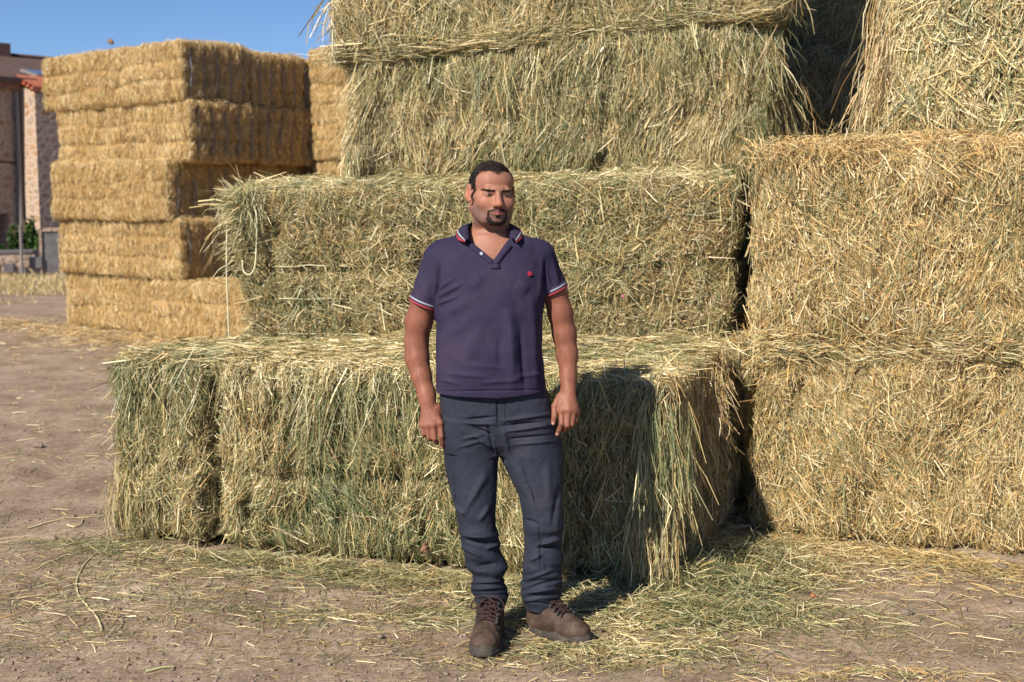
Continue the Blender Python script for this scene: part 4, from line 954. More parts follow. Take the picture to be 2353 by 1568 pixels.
hand((983, 925, -.008),
     [(1011, 972, -.042), (996, 976, -.045), (982, 977, -.040), (970, 976, -.030)],
     [([(1011, 974, -.040), (1014, 1003, -.048), (1016.5, 1017, -.036), (1015.5, 1027, -.024)], .0104),
      ([(996, 977, -.043), (998.5, 1008, -.050), (1003, 1017, -.030), (1004.5, 1018, -.008)], .0106),
      ([(982, 978, -.038), (985.5, 1006, -.044), (990, 1010, -.022), (993, 1006, -.002)], .0098),
      ([(970, 977, -.028), (973, 998, -.034), (977, 1001, -.014), (980, 997, .002)], .0086)],
     [(1004, 940, -.012), (1021, 966, -.002), (1023.5, 985, -.010), (1022.5, 999, -.018)], .0112)
hand((1306, 898, -.004),
     [(1290, 944, -.042), (1306, 942, -.046), (1318, 944, -.040), (1325.5, 947, -.028)],
     [([(1290, 945, -.040), (1290.5, 974, -.058), (1285, 988, -.052), (1280.5, 998, -.044)], .0104),
      ([(1306, 944, -.044), (1303, 978, -.056), (1297, 987, -.036), (1291, 990, -.018)], .0104),
      ([(1318, 946, -.038), (1314, 975, -.046), (1308, 982, -.026), (1303, 982, -.006)], .0098),
      ([(1325.5, 948, -.026), (1323, 968, -.030), (1317, 974, -.012), (1313, 973, .004)], .0086)],
     [(1287, 912, -.012), (1274.5, 934, -.030), (1274, 957, -.046), (1271, 973, -.050)], .0112)
P, Q = B.mesh(); P = relax(P, Q, 1, .4); del B
_, _py = project(P); _w = (np.clip((_py - 660) / 30, 0, 1) * np.clip((915 - _py) / 25, 0, 1))[:, None]
P = P * (1 - _w) + relax(P, Q, 60, .6) * _w
Hl = (P - hc) @ RH; Hl[:, 0] -= .0015; Hl[:, 2] = np.where(Hl[:, 2] > 0, Hl[:, 2], np.where(Hl[:, 2] > -.108, Hl[:, 2] / .90, Hl[:, 2] - .012)); hx, hy, hz = Hl.T; ax_ = np.abs(hx)
isH = (np.abs(hx) < .12) & (np.abs(hy) < .14) & (hz > -.15)
C = np.tile(np.array([.300, .138, .090]), (len(P), 1))
C *= (1 + .10 * fbm(P * 22, 3, 3) + .05 * vnoise(P * 160, 8))[:, None]
px_, py_ = project(P)
armz = py_ > 640
C[armz] *= np.array([.74, .64, .62]) * (1 + .14 * vnoise(P[armz] * np.array([120, 120, 50]), 5))[:, None]
def g3(c, r): return np.exp(-(((hx - c[0]) / r[0]) ** 2 + ((hy - c[1]) / r[1]) ** 2 + ((hz - c[2]) / r[2]) ** 2)) * isH
def blend(w, col): 
    global C
    w = np.clip(w, 0, 1)[:, None]; C = C * (1 - w) + np.array(col) * w
for s in (-1, 1): blend(.30 * g3((s * .042, -.08, -.03), (.022, .04, .018)), (.46, .17, .115)); blend(.35 * g3((s * .088, .012, 0), (.02, .03, .04)), (.48, .17, .11))
blend(.35 * g3((0, -.118, -.036), (.016, .02, .014)), (.46, .17, .115))
jaw = np.clip((-.030 - hz - .30 * np.maximum(0, -hy - .055) + .10 * (ax_ - .05)) / .03, 0, 1) * np.clip((.015 - hy) / .03, 0, 1) * np.clip((hz + .135) / .02, 0, 1) * isH
blend(.72 * jaw, (.115, .075, .062))
front = (hy < -.06) & isH
lipd = np.where(front, np.exp(-((hx) / .0215) ** 4 - ((hz + .0695 + .05 * ax_ * 0) / .0085) ** 4), 0); blend(.8 * lipd, (.30, .075, .075))
blend(np.where(front, .9 * np.exp(-((hx) / .024) ** 4 - ((hz + .0692 - 4.0 * hx * hx) / .0018) ** 2), 0), (.09, .03, .025))
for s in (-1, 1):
    blend(np.where(front, .5 * np.exp(-((hx - s * .032) / .021) ** 4 - ((hz - .004) / .008) ** 2), 0), (.17, .078, .053))  # soft shade under the brows, painted into the skin colour
    blend(np.where(front, .95 * np.exp(-((hx - s * .0065) / .0045) ** 2 - ((hz + .0478) / .003) ** 2), 0), (.05, .02, .016))
# dark roots of the hair under the cropped hair itself
def hair_mask(x, y, z):
    ax = np.abs(x)
    front_line = .0765 + .004 * np.exp(-((ax - .030) / .012) ** 2) - 1.3 * np.maximum(0, ax - .055) - .004 * np.exp(-(x / .010) ** 2)
    front_d = z - front_line
    side_d = np.minimum(y + .030 + .10 * np.clip(z, -.05, .06), (z + .045))
    side_d = np.where((y > -.012) & (z < .018) & (y < .040), -1, side_d)
    side_d = np.where(y >= .040, np.minimum(z + .085, .03), side_d)
    r_ = np.maximum(np.where(y < -.02, front_d, np.minimum(front_d + .4 * (y + .02), .05)), np.where(ax > .045, side_d, np.where(y > .04, z + .085, -1)))
    ear = (ax > .0775) & (z < .042) & (y > -.012) & (y < .05)
    return np.where(ear, -1, r_)
def beard_mask(x, y, z):
    ax = np.abs(x); m = np.full(len(x), -1.)
    f = y < -.055
    must = .0042 - np.abs(z + .0575 + 1.6 * np.maximum(0, ax - .013) ** 1.15 * .55); must = np.where((ax < .034) & (ax > .0015), must, -1)
    sx = .0325 - .10 * np.maximum(0, -.088 - z)
    side = .0034 - np.abs(ax - sx); side = np.where((z < -.060) & (z > -.098), side, -1)
    rr_ = np.sqrt((x / .034) ** 2 + ((z + .088) / .030) ** 2); chin = np.where(z < -.090, .0085 - np.abs(rr_ - .92) * .032, -1)
    soul = np.where(ax < .0065, .0068 - np.abs(z + .0855), -1)
    chin2 = np.where(ax < .013, .007 - np.abs(z + .1115) , -1)
    m = np.maximum.reduce([must, side, chin, soul, chin2]); return np.where(f, m, -1)
def brow_mask(x, y, z):
    ax = np.abs(x); zc = .0138 + .07 * (ax - .018) - 5.0 * np.maximum(0, ax - .036) ** 2 - .0 * ax
    return np.where((y < -.05) & (ax > .011) & (ax < .052), .0031 - .05 * np.maximum(0, ax - .03) - np.abs(z - zc), -1)
hm = np.where(isH, hair_mask(hx, hy, hz), -1); bm_ = np.where(isH, beard_mask(hx, hy, hz), -1); br_ = np.where(isH, brow_mask(hx, hy, hz), -1)
blend(.92 * np.clip(hm / .006, 0, 1), (.014, .011, .010)); blend(.9 * np.clip(bm_ / .0012, 0, 1), (.025, .017, .014)); blend(.75 * np.clip(br_ / .0015, 0, 1), (.035, .022, .016))
nails = [at(1271, 974, YB - .061), at(1280.5, 999, YB - .053), at(1015.5, 1028, YB - .030), at(1024, 998, YB - .028)]
for q in nails: blend(.8 * np.exp(-(((P - q) / np.array([.0055, .008, .0065])) ** 2).sum(1) ** 2), (.56, .36, .30))
M['skin'] = attr_mat("tanned_skin", rough=.56, spec=.32, bump=.28, bscale=260, bdist=.0015, mottled=.06, mscale=60, sss=.10)
link_mesh("body", quad_mesh("body", P, Q, [M['skin']], None, C), man)
Nb = vnormals(P, Q)
M['hair'] = attr_mat("dark_hair", rough=.6, spec=.2)
def strands(name, mask, thr, dens, L, W, dirfn, base_, seed, lift=.0005):
    rng = np.random.default_rng(seed); ok = np.where(mask > thr)[0]
    n = dens; k = rng.choice(ok, n); p = P[k] + rng.normal(0, .0008, (n, 3)); nn = Nb[k]
    t = dirfn(Hl[k]) @ RH.T; t = t - nn * (t * nn).sum(1, keepdims=True); t = nrm(nrm(t) + nn * rng.uniform(.10, .40, (n, 1)) + rng.normal(0, .16, (n, 3)))
    LL = rng.uniform(*L, n)
    rb = ribbons(rng, p + t * LL[:, None] * .45 + nn * lift, t, nn, LL, rng.uniform(*W, n), bend=.10)
    c = np.array(base_) * rng.uniform(.6, 1.5, (n, 1)); gr = rng.random(n) < .10; c[gr] = (.07, .066, .062)
    link_mesh(name, quad_mesh(name, rb.reshape(-1, 3), ribbon_quads(n), [M['hair']], None, np.repeat(c, 6, 0)), man)
def hair_dir(h): return np.stack([h[:, 0] * 2.0 + .02, np.where(h[:, 1] < -.02, -.25, .5), -.6 + np.where(h[:, 2] > .08, .9, 0)], 1)
strands("hair", hm, .001, 15000, (.004, .0085), (.0006, .0011), hair_dir, (.012, .0098, .009), 1)
strands("beard", bm_, .0003, 2600, (.0018, .0038), (.0005, .0009), lambda h: np.stack([h[:, 0] * 6, np.full(len(h), -.2), np.full(len(h), -1.)], 1), (.020, .014, .012), 2)
strands("eyebrow", br_ * (hx < 0), .0006, 420, (.004, .007), (.0005, .0009), lambda h: np.stack([np.full(len(h), -1.), np.full(len(h), .2), np.full(len(h), .25)], 1), (.026, .018, .014), 3)
strands("eyebrow", br_ * (hx > 0), .0006, 420, (.004, .007), (.0005, .0009), lambda h: np.stack([np.full(len(h), 1.), np.full(len(h), .2), np.full(len(h), .25)], 1), (.026, .018, .014), 4)

# squinting eyes: almond strips of eyeball between the lids, with the lash line above
M['eye'] = attr_mat("eye", rough=.4, spec=.3)
fv = (hy < -.05) & (np.abs(hx) < .07) & (np.abs(hz) < .04)
FX, FY, FZ = hx[fv], hy[fv], hz[fv]
def face_y(x, z):
    w = np.exp(-(((FX[None] - x[:, None]) / .003) ** 2 + ((FZ[None] - z[:, None]) / .003) ** 2)); return (w * FY[None]).sum(1) / w.sum(1)
for sd in (-1, 1):
    uu = np.linspace(-1, 1, 27); rows, cols = [], []
    lid = .0030 * np.maximum(0, 1 - uu * uu) ** .75; cz = -.0018 + .0012 * uu * uu * 0 + .0010 * uu * 1
    for k, (v, c) in enumerate([(-1.0, 0), (-.55, 1), (0, 1), (.5, 1), (.85, 1), (.95, 2), (1.55, 2)]):
        x = sd * (.0325 + .0140 * uu); z = cz + v * lid + (.0006 if c == 2 and v > 1 else 0)
        y = face_y(x, z) - .0013 - .0012 * np.maximum(0, 1 - uu * uu) * (1 - min(1, abs(v)))
        rows.append(np.stack([x, y, np.where(z > 0, z, z * .9)], 1) + [.0015, 0, 0])
        iris = np.abs(uu * .0140 + .0010) < .0052
        col = np.where(iris[:, None], [.016, .010, .007], [.17, .135, .12]) if c == 1 else (np.tile([.16, .075, .06], (27, 1)) if c == 0 else np.tile([.012, .009, .008], (27, 1)))
        cols.append(col)
    R0 = np.array(rows).reshape(-1, 3) @ RH.T + hc; m_, n_ = len(rows), 27
    qd = [(i * n_ + j, i * n_ + j + 1, (i + 1) * n_ + j + 1, (i + 1) * n_ + j) for i in range(m_ - 1) for j in range(n_ - 1)]
    if sd < 0: qd = [q[::-1] for q in qd]
    link_mesh("eye", quad_mesh("eye", R0, np.array(qd), [M['eye']], None, np.concatenate(cols)), man)

# ---- polo shirt
YS = YB + .03
T = Field([-.44, 4.97, .86], [.30, 5.42, 1.56], .0028)
TS = [S_(532, 1078, 1178, YS, .058), S_(541, 1050, 1208, YS, .078), S_(550, 1020, 1234, YS, .094), S_(562, 1000, 1252, YS, .106), S_(585, 993, 1258, YS, .118), S_(625, 994, 1257, YS - .003, .131), S_(680, 1002, 1252, YS - .007, .138),
      S_(740, 1003, 1248, YS - .010, .141), S_(800, 1001, 1247, YS - .014, .146), S_(860, 1001, 1252, YS - .014, .148), S_(890, 1002, 1256, YS - .012, .147), S_(925, 1004, 1259, YS - .010, .146)]
T.loft(TS, .012, 2.35)
sL0, sL1 = at(1014, 598, YS + .005), at(975, 699, YS + .015); sR0, sR1 = at(1237, 592, YS + .005), at(1273, 669, YS + .012)
dL = nrm((sL1 - sL0)[None])[0]; dR = nrm((sR1 - sR0)[None])[0]
rL, rR = .0555, .0515
T.cap(sL0, sL1 + dL * .05, .070, rL - .004, .022, sq=(1, 1.12, 1)); T.cap(sR0, sR1 + dR * .05, .066, rR - .004, .022, sq=(1, 1.12, 1))
def half(c, d): return lambda x, y, z: (x - c[0]) * d[0] + (y - c[1]) * d[1] + (z - c[2]) * d[2]
T.put(sL1 - .085, sL1 + .085, half(sL1, dL), .0, 'and') if False else None
def cut_sleeve(c, d, side):
    sl, g = T.box(c - .16, c + .16); x, y, z = g
    dd = (x - c[0]) * d[0] + (y - c[1]) * d[1] + (z - c[2]) * d[2]
    rad = np.sqrt(np.maximum((x - c[0]) ** 2 + (y - c[1]) ** 2 + (z - c[2]) ** 2 - dd ** 2, 0))
    reg = (rad < .090) & (dd > -.01) & ((x - c[0]) * side > -.034 if True else True)
    T.f[sl] = np.where(reg, np.maximum(T.f[sl], dd), T.f[sl])
cut_sleeve(sL1, dL, -1); cut_sleeve(sR1, dR, 1)
T.cap(sL1 - dL * .045, sL1 + dL * .08, rL - .008, rL - .006, .003, 'sub', sq=(1, 1.12, 1)); T.cap(sR1 - dR * .045, sR1 + dR * .08, rR - .008, rR - .006, .003, 'sub', sq=(1, 1.12, 1))
# hem and hollow below it
hemL, hemM, hemR = at(1004, 912, YS - .14)[2], at(1130, 916, YS - .16)[2], at(1259, 906, YS - .14)[2]
def hem_z(x):
    return np.interp(x, [-.27, -.045, .13], [hemL, hemM, hemR])
sl = (slice(None),) * 3; T.f = np.maximum(T.f, (hem_z(T.ax[0])[:, None, None] - T.ax[2][None, None, :]).astype(np.float32) + 0 * T.f)
T.loft([(s[0] - .001, s[1], s[2], s[3] - .010, s[4] - .012) for s in TS[-3:]] + [(at(1130, 945, YS)[2], TS[-1][1], TS[-1][2], TS[-1][3] - .010, TS[-1][4] - .012)], .004, 2.35, 'sub')
# neck opening: round hole and the open V of the placket
T.cap(at(1127, 500, YS + .004), at(1127, 556, YS - .002), .074, .072, .006, 'sub')
vA, vB, vC = at(1080, 548, YS), at(1135, 595, YS), at(1167, 552, YS)
def wedge(x, y, z):
    def ed(p, q):
        ex, ez = q[0] - p[0], q[2] - p[2]; l = math.hypot(ex, ez); return -((x - p[0]) * ez - (z - p[2]) * ex) / l
    d = np.maximum(ed(vB, vA), ed(vC, vB)); return np.maximum(np.maximum(d, y - YS), z - vA[2] - .05) + 0 * x
T.put([vA[0] - .02, YS - .2, vB[2] - .01], [vC[0] + .02, YS + .01, vA[2] + .05], wedge, .004, 'sub')
P, Q = T.mesh(); P = relax(P, Q, 2, .5); Nv = vnormals(P, Q); del T
P = P + Nv * (.0030 * fbm(P * np.array([9, 9, 5]), 21, 2) + .0012 * vnoise(P * 34, 23))[:, None]
P = fold(P, Nv, [(1006, 684, 1062, 652, 5, .006), (1006, 700, 1050, 682, 4, .005), (1008, 668, 1040, 640, 4, .004), (1004, 730, 1080, 690, 12, .004), (1004, 790, 1110, 715, 14, .004),
    (1168, 700, 1180, 885, 13, .010), (1196, 745, 1207, 900, 7, -.006), (1150, 765, 1148, 850, 9, -.004), (1222, 690, 1232, 900, 10, .006), (1243, 700, 1240, 860, 6, -.003), (1120, 720, 1060, 850, 16, .004),
    (1030, 858, 1120, 868, 5, .0035), (1100, 880, 1200, 874, 5, .0035), (1010, 872, 1060, 884, 4, .003), (1180, 868, 1250, 858, 5, .003), (1060, 838, 1160, 846, 6, .0025),
    (1252, 600, 1252, 668, 3.5, -.007), (1246, 590, 1238, 690, 6, .004), (1010, 610, 1004, 690, 4, -.007), (1020, 600, 1014, 700, 6, .003), (962, 640, 990, 690, 8, .004), (985, 600, 968, 670, 8, -.003), (1268, 600, 1284, 655, 5, .004), (1258, 620, 1276, 664, 4, -.003),
    (1075, 660, 1110, 640, 14, .004), (1185, 650, 1215, 668, 14, .005), (1000, 900, 1258, 896, 1.6, -.0035)])
def cloth(name, stops, scale, spec, rough, sheen, weave, wd_, ridge):
    m = noise_mat(name, stops, scale=scale, rough=rough, spec=spec, sheen=sheen)
    n = m.node_tree.nodes; l = m.node_tree.links; b = n["Principled BSDF"]; tc = [x for x in n if x.type == 'TEX_COORD'][0]
    w = N(n, "ShaderNodeTexNoise"); w.inputs['Scale'].default_value = weave; w.inputs['Detail'].default_value = 2; l.new(tc.outputs['Object'], w.inputs['Vector'])
    w2 = N(n, "ShaderNodeTexNoise"); w2.inputs['Scale'].default_value = 20; w2.inputs['Detail'].default_value = 3; l.new(tc.outputs['Object'], w2.inputs['Vector'])
    b1 = N(n, "ShaderNodeBump"); b1.inputs['Strength'].default_value = .45; b1.inputs['Distance'].default_value = wd_; l.new(w.outputs['Fac'], b1.inputs['Height'])
    b2 = N(n, "ShaderNodeBump"); b2.inputs['Strength'].default_value = .5; b2.inputs['Distance'].default_value = .008; l.new(w2.outputs['Fac'], b2.inputs['Height'])
    w3 = N(n, "ShaderNodeTexNoise"); w3.noise_type = 'RIDGED_MULTIFRACTAL'; w3.inputs['Scale'].default_value = 7.5; w3.inputs['Detail'].default_value = 2.5; w3.inputs['Distortion'].default_value = .6
    l.new(tc.outputs['Object'], w3.inputs['Vector'])
    b3 = N(n, "ShaderNodeBump"); b3.inputs['Strength'].default_value = ridge; b3.inputs['Distance'].default_value = .006; l.new(w3.outputs['Fac'], b3.inputs['Height'])
    l.new(b3.outputs[0], b2.inputs['Normal']); l.new(b2.outputs[0], b1.inputs['Normal']); l.new(b1.outputs[0], b.inputs['Normal'])
    return m
M['polo'] = cloth("navy_pique", [(.28, (.023, .0195, .046)), (.52, (.033, .0275, .059)), (.75, (.055, .043, .070))], 4.5, .12, .9, .0, 420, .0015, .25)
M['white'] = flat_mat("white_stripe", (.34, .36, .41)); M['red'] = flat_mat("red_stripe", (.36, .040, .05))
shirt = link_mesh("shirt", quad_mesh("shirt", P, Q, [M['polo']]), man)
def band(name, rows, mats, closed, parent, thick=.0022):
    """strip of cloth from rows of points; mats gives one material index per row gap"""
    R_ = np.array(rows); m, n = R_.shape[:2]; V = R_.reshape(-1, 3); Qd, mi = [], []
    for i in range(m - 1):
        for j in range(n if closed else n - 1):
            j2 = (j + 1) % n; Qd.append((i * n + j, i * n + j2, (i + 1) * n + j2, (i + 1) * n + j)); mi.append(mats[i])
    o = link_mesh(name, quad_mesh(name, V, np.array(Qd), [M['polo'], M['white'], M['red']], mi), parent)
    md = o.modifiers.new("thickness", 'SOLIDIFY'); md.thickness = thick; md.offset = 0
    return o
def cuff(c, d, r):
    a = nrm(np.cross(d, [0, 1., 0])[None])[0]; b = np.cross(a, d); th = np.linspace(0, 2 * np.pi, 40, endpoint=False); rows = []
    for t in (-.024, -.0165, -.0140, -.0115, -.0113, -.0050, -.0005, .0006):
        rr_ = r + .0022 + .0004 * (t > -.02)
        rows.append(c + d * t + rr_ * (a * np.cos(th)[:, None] + 1.12 * b * np.sin(th)[:, None]))
    band("cuff", rows, [0, 1, 1, 0, 0, 2, 2][:7], True, shirt)
cuff(sL1 + dL * .002, dL, rL + .0005); cuff(sR1 + dR * .002, dR, rR + .0005)
# collar
CT = [(1079, 550, -.112), (1075, 522, -.055), (1078, 516, .01), (1099, 508, .070), (1127, 505, .086), (1154, 508, .070), (1171, 517, .01), (1173, 526, -.055), (1171, 546, -.108)]
CO = [(1069, 558, -.120), (1052, 551, -.086), (1051, 534, .012), (1078, 532, .098), (1127, 530, .118), (1176, 532, .098), (1198, 536, .012), (1199, 548, -.086), (1187, 559, -.118)]
ct = spline([at(a, b, YS + c) for a, b, c in CT], 7); co = spline([at(a, b, YS + c) for a, b, c in CO], 7)
rows = []
for v in (0, .18, .36, .52, .60, .65, .70, .74, .80, .85, .90, .985):
    r_ = ct * (1 - v) + co * v; out = nrm((r_ - np.array([at(1127, 530, YS)[0], YS, r_[0, 2]])) * [1, 1, 0]); rows.append(r_ + out * (.010 * math.sin(math.pi * v)) + [0, 0, .004 * math.sin(math.pi * v)])
band("collar", rows, [0, 0, 0, 0, 1, 1, 0, 0, 2, 2, 2], False, shirt, .003)
# placket strips, button, emblem
def front_pt(px, py, off=.0022):
    """point on the shirt front (or the chest) under a pixel"""
    qx, qy = project(P); k = np.where((np.abs(qx - px) < 4) & (np.abs(qy - py) < 4) & (Nv[:, 1] < -.1))[0]
    Y = P[k, 1].min() if len(k) else YS - .12
    return at(px, py, Y - off)
def strip(name, L_, R_, mat_i=0):
    rows = [np.array([front_pt(*l) * (1 - v) + front_pt(*r) * v for l, r in zip(L_, R_)]) for v in (0, .5, 1)]
    return band(name, rows, [mat_i] * 2, False, shirt, .003)
strip("placket", [(1078, 553), (1094, 568), (1112, 582), (1129, 597), (1135, 603)], [(1071, 559), (1086, 574), (1104, 589), (1122, 604), (1130, 612)])
strip("placket", [(1131, 606), (1139, 595), (1152, 577), (1165, 561)], [(1145, 612), (1148, 602), (1162, 584), (1177, 566)])
strip("placket", [(1127, 606), (1138, 607), (1149, 608)], [(1128, 617), (1138, 618), (1148.5, 617.5)])
def disc(name, c, r, n_, mat, parent, th=.0018):
    n_ = nrm(np.array(n_, float)[None])[0]; a = nrm(np.cross(n_, [0, 0, 1.])[None])[0]; b = np.cross(a, n_); V, F = [], []
    ths = np.linspace(0, 2 * np.pi, 16, endpoint=False)
    for k_, (rr_, h) in enumerate([(r, 0), (r, th), (r * .8, th * 1.2), (r * .7, th * .8)]):
        V += [c + (a * math.cos(t) + b * math.sin(t)) * rr_ + n_ * h for t in ths]
    for i in range(3): F += [(i * 16 + j, i * 16 + (j + 1) % 16, (i + 1) * 16 + (j + 1) % 16, (i + 1) * 16 + j) for j in range(16)]
    F.append(tuple(48 + j for j in range(16)))
    return link_mesh(name, poly_mesh(name, V, F, mat, True), parent)
M['button'] = flat_mat("pale_button", (.36, .42, .55), rough=.3, spec=.5)
disc("button", front_pt(1106, 583, .003), .0058, (-.2, -1, .2), M['button'], shirt)
ec = front_pt(1218, 630, .0008); rng = np.random.default_rng(2); th = np.linspace(0, 2 * np.pi, 18, endpoint=False)
er = .0092 * (1 + .12 * np.cos(2 * (th + .8)) + .10 * np.cos(3 * th)); ring = np.array([front_pt(1218 + 620 * r_ * math.cos(t), 630 - 620 * r_ * math.sin(t), .0010) for r_, t in zip(er, th)])
mid = (ring + ec) / 2 + [0, -.0006, 0]
V = np.vstack([ring + [0, .004, 0], ring, mid, [ec + [0, -.0008, 0]]]); F = [(i, (i + 1) % 18, 18 + (i + 1) % 18, 18 + i) for i in range(18)] + [(18 + i, 18 + (i + 1) % 18, 36 + (i + 1) % 18, 36 + i) for i in range(18)] + [(36 + i, 36 + (i + 1) % 18, 54) for i in range(18)]
M['emblem'] = noise_mat("red_embroidery", [(.35, (.22, .008, .022)), (.65, (.42, .03, .06))], scale=420, bump=.5, bscale=500, bdist=.001)
tag(link_mesh("emblem", poly_mesh("emblem", V, F, M['emblem'], True), shirt), "small red embroidered emblem on the chest")

# ---- trousers
K = Field([-.30, 4.94, .08], [.26, 5.38, 1.06], .0028)
K.loft([S_(850, 1018, 1240, YS - .005, .122), S_(885, 1013, 1252, YS - .005, .126), S_(915, 1011, 1263, YS - .005, .130), S_(950, 1012, 1273, YS - .006, .130), S_(985, 1015, 1280, YS - .006, .126), S_(1015, 1018, 1286, YS - .004, .112), S_(1040, 1040, 1270, YS, .085)], .02, 2.4)
yl_ = lambda py: np.interp(py, [900, 1050, 1180, 1300, 1400], [YS - .004, YS - .012, YS - .045, YS - .055, YS - .065])
yr_ = lambda py: np.interp(py, [900, 1050, 1180, 1300, 1400], [YS - .004, YS - .020, YS - .055, YS - .045, YS - .025])
LL_ = [(960, 1014, 1146, .110), (1020, 1019, 1147, .103), (1045, 1022, 1146, .098), (1090, 1029, 1143, .094), (1126, 1036, 1142, .090), (1158, 1044, 1140, .086), (1193, 1053, 1139, .080), (1231, 1060, 1144, .078), (1272, 1063, 1156, .080), (1303, 1071, 1167, .080), (1318, 1081, 1160, .072), (1328, 1085, 1153, .067), (1338, 1080, 1161, .072), (1347, 1083, 1160, .069), (1356, 1079, 1164, .072), (1368, 1088, 1162, .067), (1386, 1091, 1160, .066)]
RL_ = [(960, 1143, 1276, .110), (1000, 1145, 1283, .106), (1040, 1148, 1295, .102), (1061, 1153, 1297, .098), (1100, 1174, 1297, .092), (1129, 1190, 1294, .086), (1181, 1201, 1295, .080), (1202, 1202, 1295, .078), (1250, 1202, 1291, .076), (1319, 1202, 1288, .074), (1336, 1200, 1288, .074), (1345, 1196, 1289, .074), (1357, 1201, 1287, .072), (1366, 1199, 1286, .073), (1380, 1206, 1283, .068), (1402, 1209, 1281, .066)]
K.loft([S_(a, b, c, yl_(a), d) for a, b, c, d in LL_], .014, 2.15)
K.loft([S_(a, b, c, yr_(a), d) for a, b, c, d in RL_], .014, 2.15)
for (sec, yf, p0) in ((LL_[-1], yl_, 1386), (RL_[-1], yr_, 1402)):
    c = at((sec[1] + sec[2]) / 2, p0, yf(p0)); K.cap(c + [0, 0, -.03], c + [0, 0, .03], .050, .046, .004, 'sub')
K.cap(at(1051, 1055, YS + .0), at(1066, 1140, YS - .01), .042, .036, .02)       # cargo pocket bulge
P, Q = K.mesh(); P = relax(P, Q, 2, .5); Nv = vnormals(P, Q); del K
pxv, pyv = project(P); sg_ = np.where(P[:, 0] < at(1172, 1100, YS)[0], 1, 2)
low = np.clip((pyv - 1150) / 90, 0, 1); hem_w = np.clip((pyv - 1305) / 25, 0, 1) * np.clip((1392 - pyv) / 15, 0, 1)
ph = 6.0 * vnoise(P * np.array([9, 9, 3]), 31)
P = P + Nv * (.0035 * fbm(P * np.array([10, 10, 7]), 32, 2) + low * .0085 * vnoise(P * np.array([8, 8, 22]), 33) + low * .0045 * vnoise(P * np.array([14, 14, 40]), 34)
              + hem_w * .0022 * np.sin(P[:, 2] * 2 * np.pi / .030 + ph * 1.6) * (1 + 1.2 * vnoise(P * np.array([11, 11, 5]), 36)) + .0010 * vnoise(P * 60, 35))[:, None]
P = fold(P, Nv, [(a, b, c, d, w * .9, h * 1.3) for a, b, c, d, w, h in [(1070, 965, 1142, 958, 3.5, -.005), (1068, 972, 1140, 975, 4, .005), (1085, 982, 1130, 1002, 5, -.006), (1092, 1000, 1132, 1030, 5, .006), (1060, 1010, 1120, 995, 4, .003), (1050, 1030, 1115, 1010, 4, .003), (1120, 975, 1136, 1040, 4, -.006), (1128, 1000, 1141, 1046, 3, .005),
    (1150, 968, 1264, 952, 4, .005), (1155, 980, 1266, 966, 3.5, -.005), (1160, 992, 1268, 976, 4, .005), (1168, 1010, 1270, 1000, 3.5, -.004), (1175, 1022, 1275, 1014, 4, .0035), (1155, 985, 1180, 1080, 6, .004), (1195, 1060, 1238, 1180, 2.2, -.003), (1238, 1180, 1244, 1320, 2.2, -.003),
    (1142, 908, 1144, 985, 2.0, -.005), (1163, 912, 1162, 968, 1.6, -.002), (1144, 984, 1163, 972, 1.6, -.002), (1020, 1046, 1050, 1050, 2.2, -.004), (1035, 1075, 1046, 1158, 2.2, -.004), (1046, 1160, 1068, 1182, 3, .005),
    (1068, 1230, 1132, 1234, 6, .010), (1066, 1240, 1128, 1250, 5, -.008), (1062, 1255, 1110, 1280, 5, .007), (1115, 1262, 1150, 1250, 5, .006), (1090, 1305, 1140, 1296, 6, -.006), (1100, 1120, 1060, 1190, 8, .004), (1120, 1080, 1085, 1150, 10, .004), (1100, 1200, 1125, 1160, 6, .004),
    (1205, 1195, 1235, 1205, 5, -.006), (1238, 1252, 1285, 1238, 5, .007), (1232, 1262, 1290, 1254, 4, -.006), (1240, 1275, 1262, 1310, 6, -.005), (1215, 1290, 1245, 1275, 5, .004), (1212, 1330, 1270, 1310, 4, .005), (1210, 1352, 1280, 1335, 4, -.005), (1206, 1362, 1275, 1352, 4, .005), (1285, 1120, 1270, 1210, 7, -.004), (1258, 1060, 1262, 1160, 9, .003),
    (1082, 1340, 1158, 1334, 3, .005), (1080, 1354, 1160, 1350, 3, .005), (1086, 1369, 1160, 1366, 1.8, -.003), (1208, 1384, 1284, 1390, 1.8, -.003)]])
M['slate'] = cloth("slate_work_cloth", [(.28, (.0165, .0205, .034)), (.52, (.0225, .027, .044)), (.75, (.038, .041, .056))], 5, .22, .75, .0, 600, .0008, .55)
trous = link_mesh("trousers", quad_mesh("trousers", P, Q, [M['slate']]), man)
def seam(pts, name="seam", r=.0012):
    out = []
    for (x, y) in pts:
        qx, qy = project(P); k = np.where((np.abs(qx - x) < 4) & (np.abs(qy - y) < 4) & (Nv[:, 1] < .2))[0]
        out.append(at(x, y, (P[k, 1].min() + P[k, 1].mean()) / 2 if len(k) else YS - .1))
    link_mesh(name, tubes_mesh(name, [spline(out, 4)], r, M['seam'], 5), trous)
M['seam'] = flat_mat("dark_seam_thread", (.025, .028, .040))
seam([(1142, 925), (1143, 950), (1144, 980)]); seam([(1164, 925), (1164, 950), (1160, 968), (1146, 983)])
seam([(1196, 1062), (1212, 1100), (1226, 1150), (1236, 1200), (1243, 1250)])
seam([(1022, 1046), (1036, 1049), (1048, 1050)], "pocket_flap_seam"); seam([(1040, 1090), (1043, 1120), (1046, 1150)], "pocket_flap_seam")

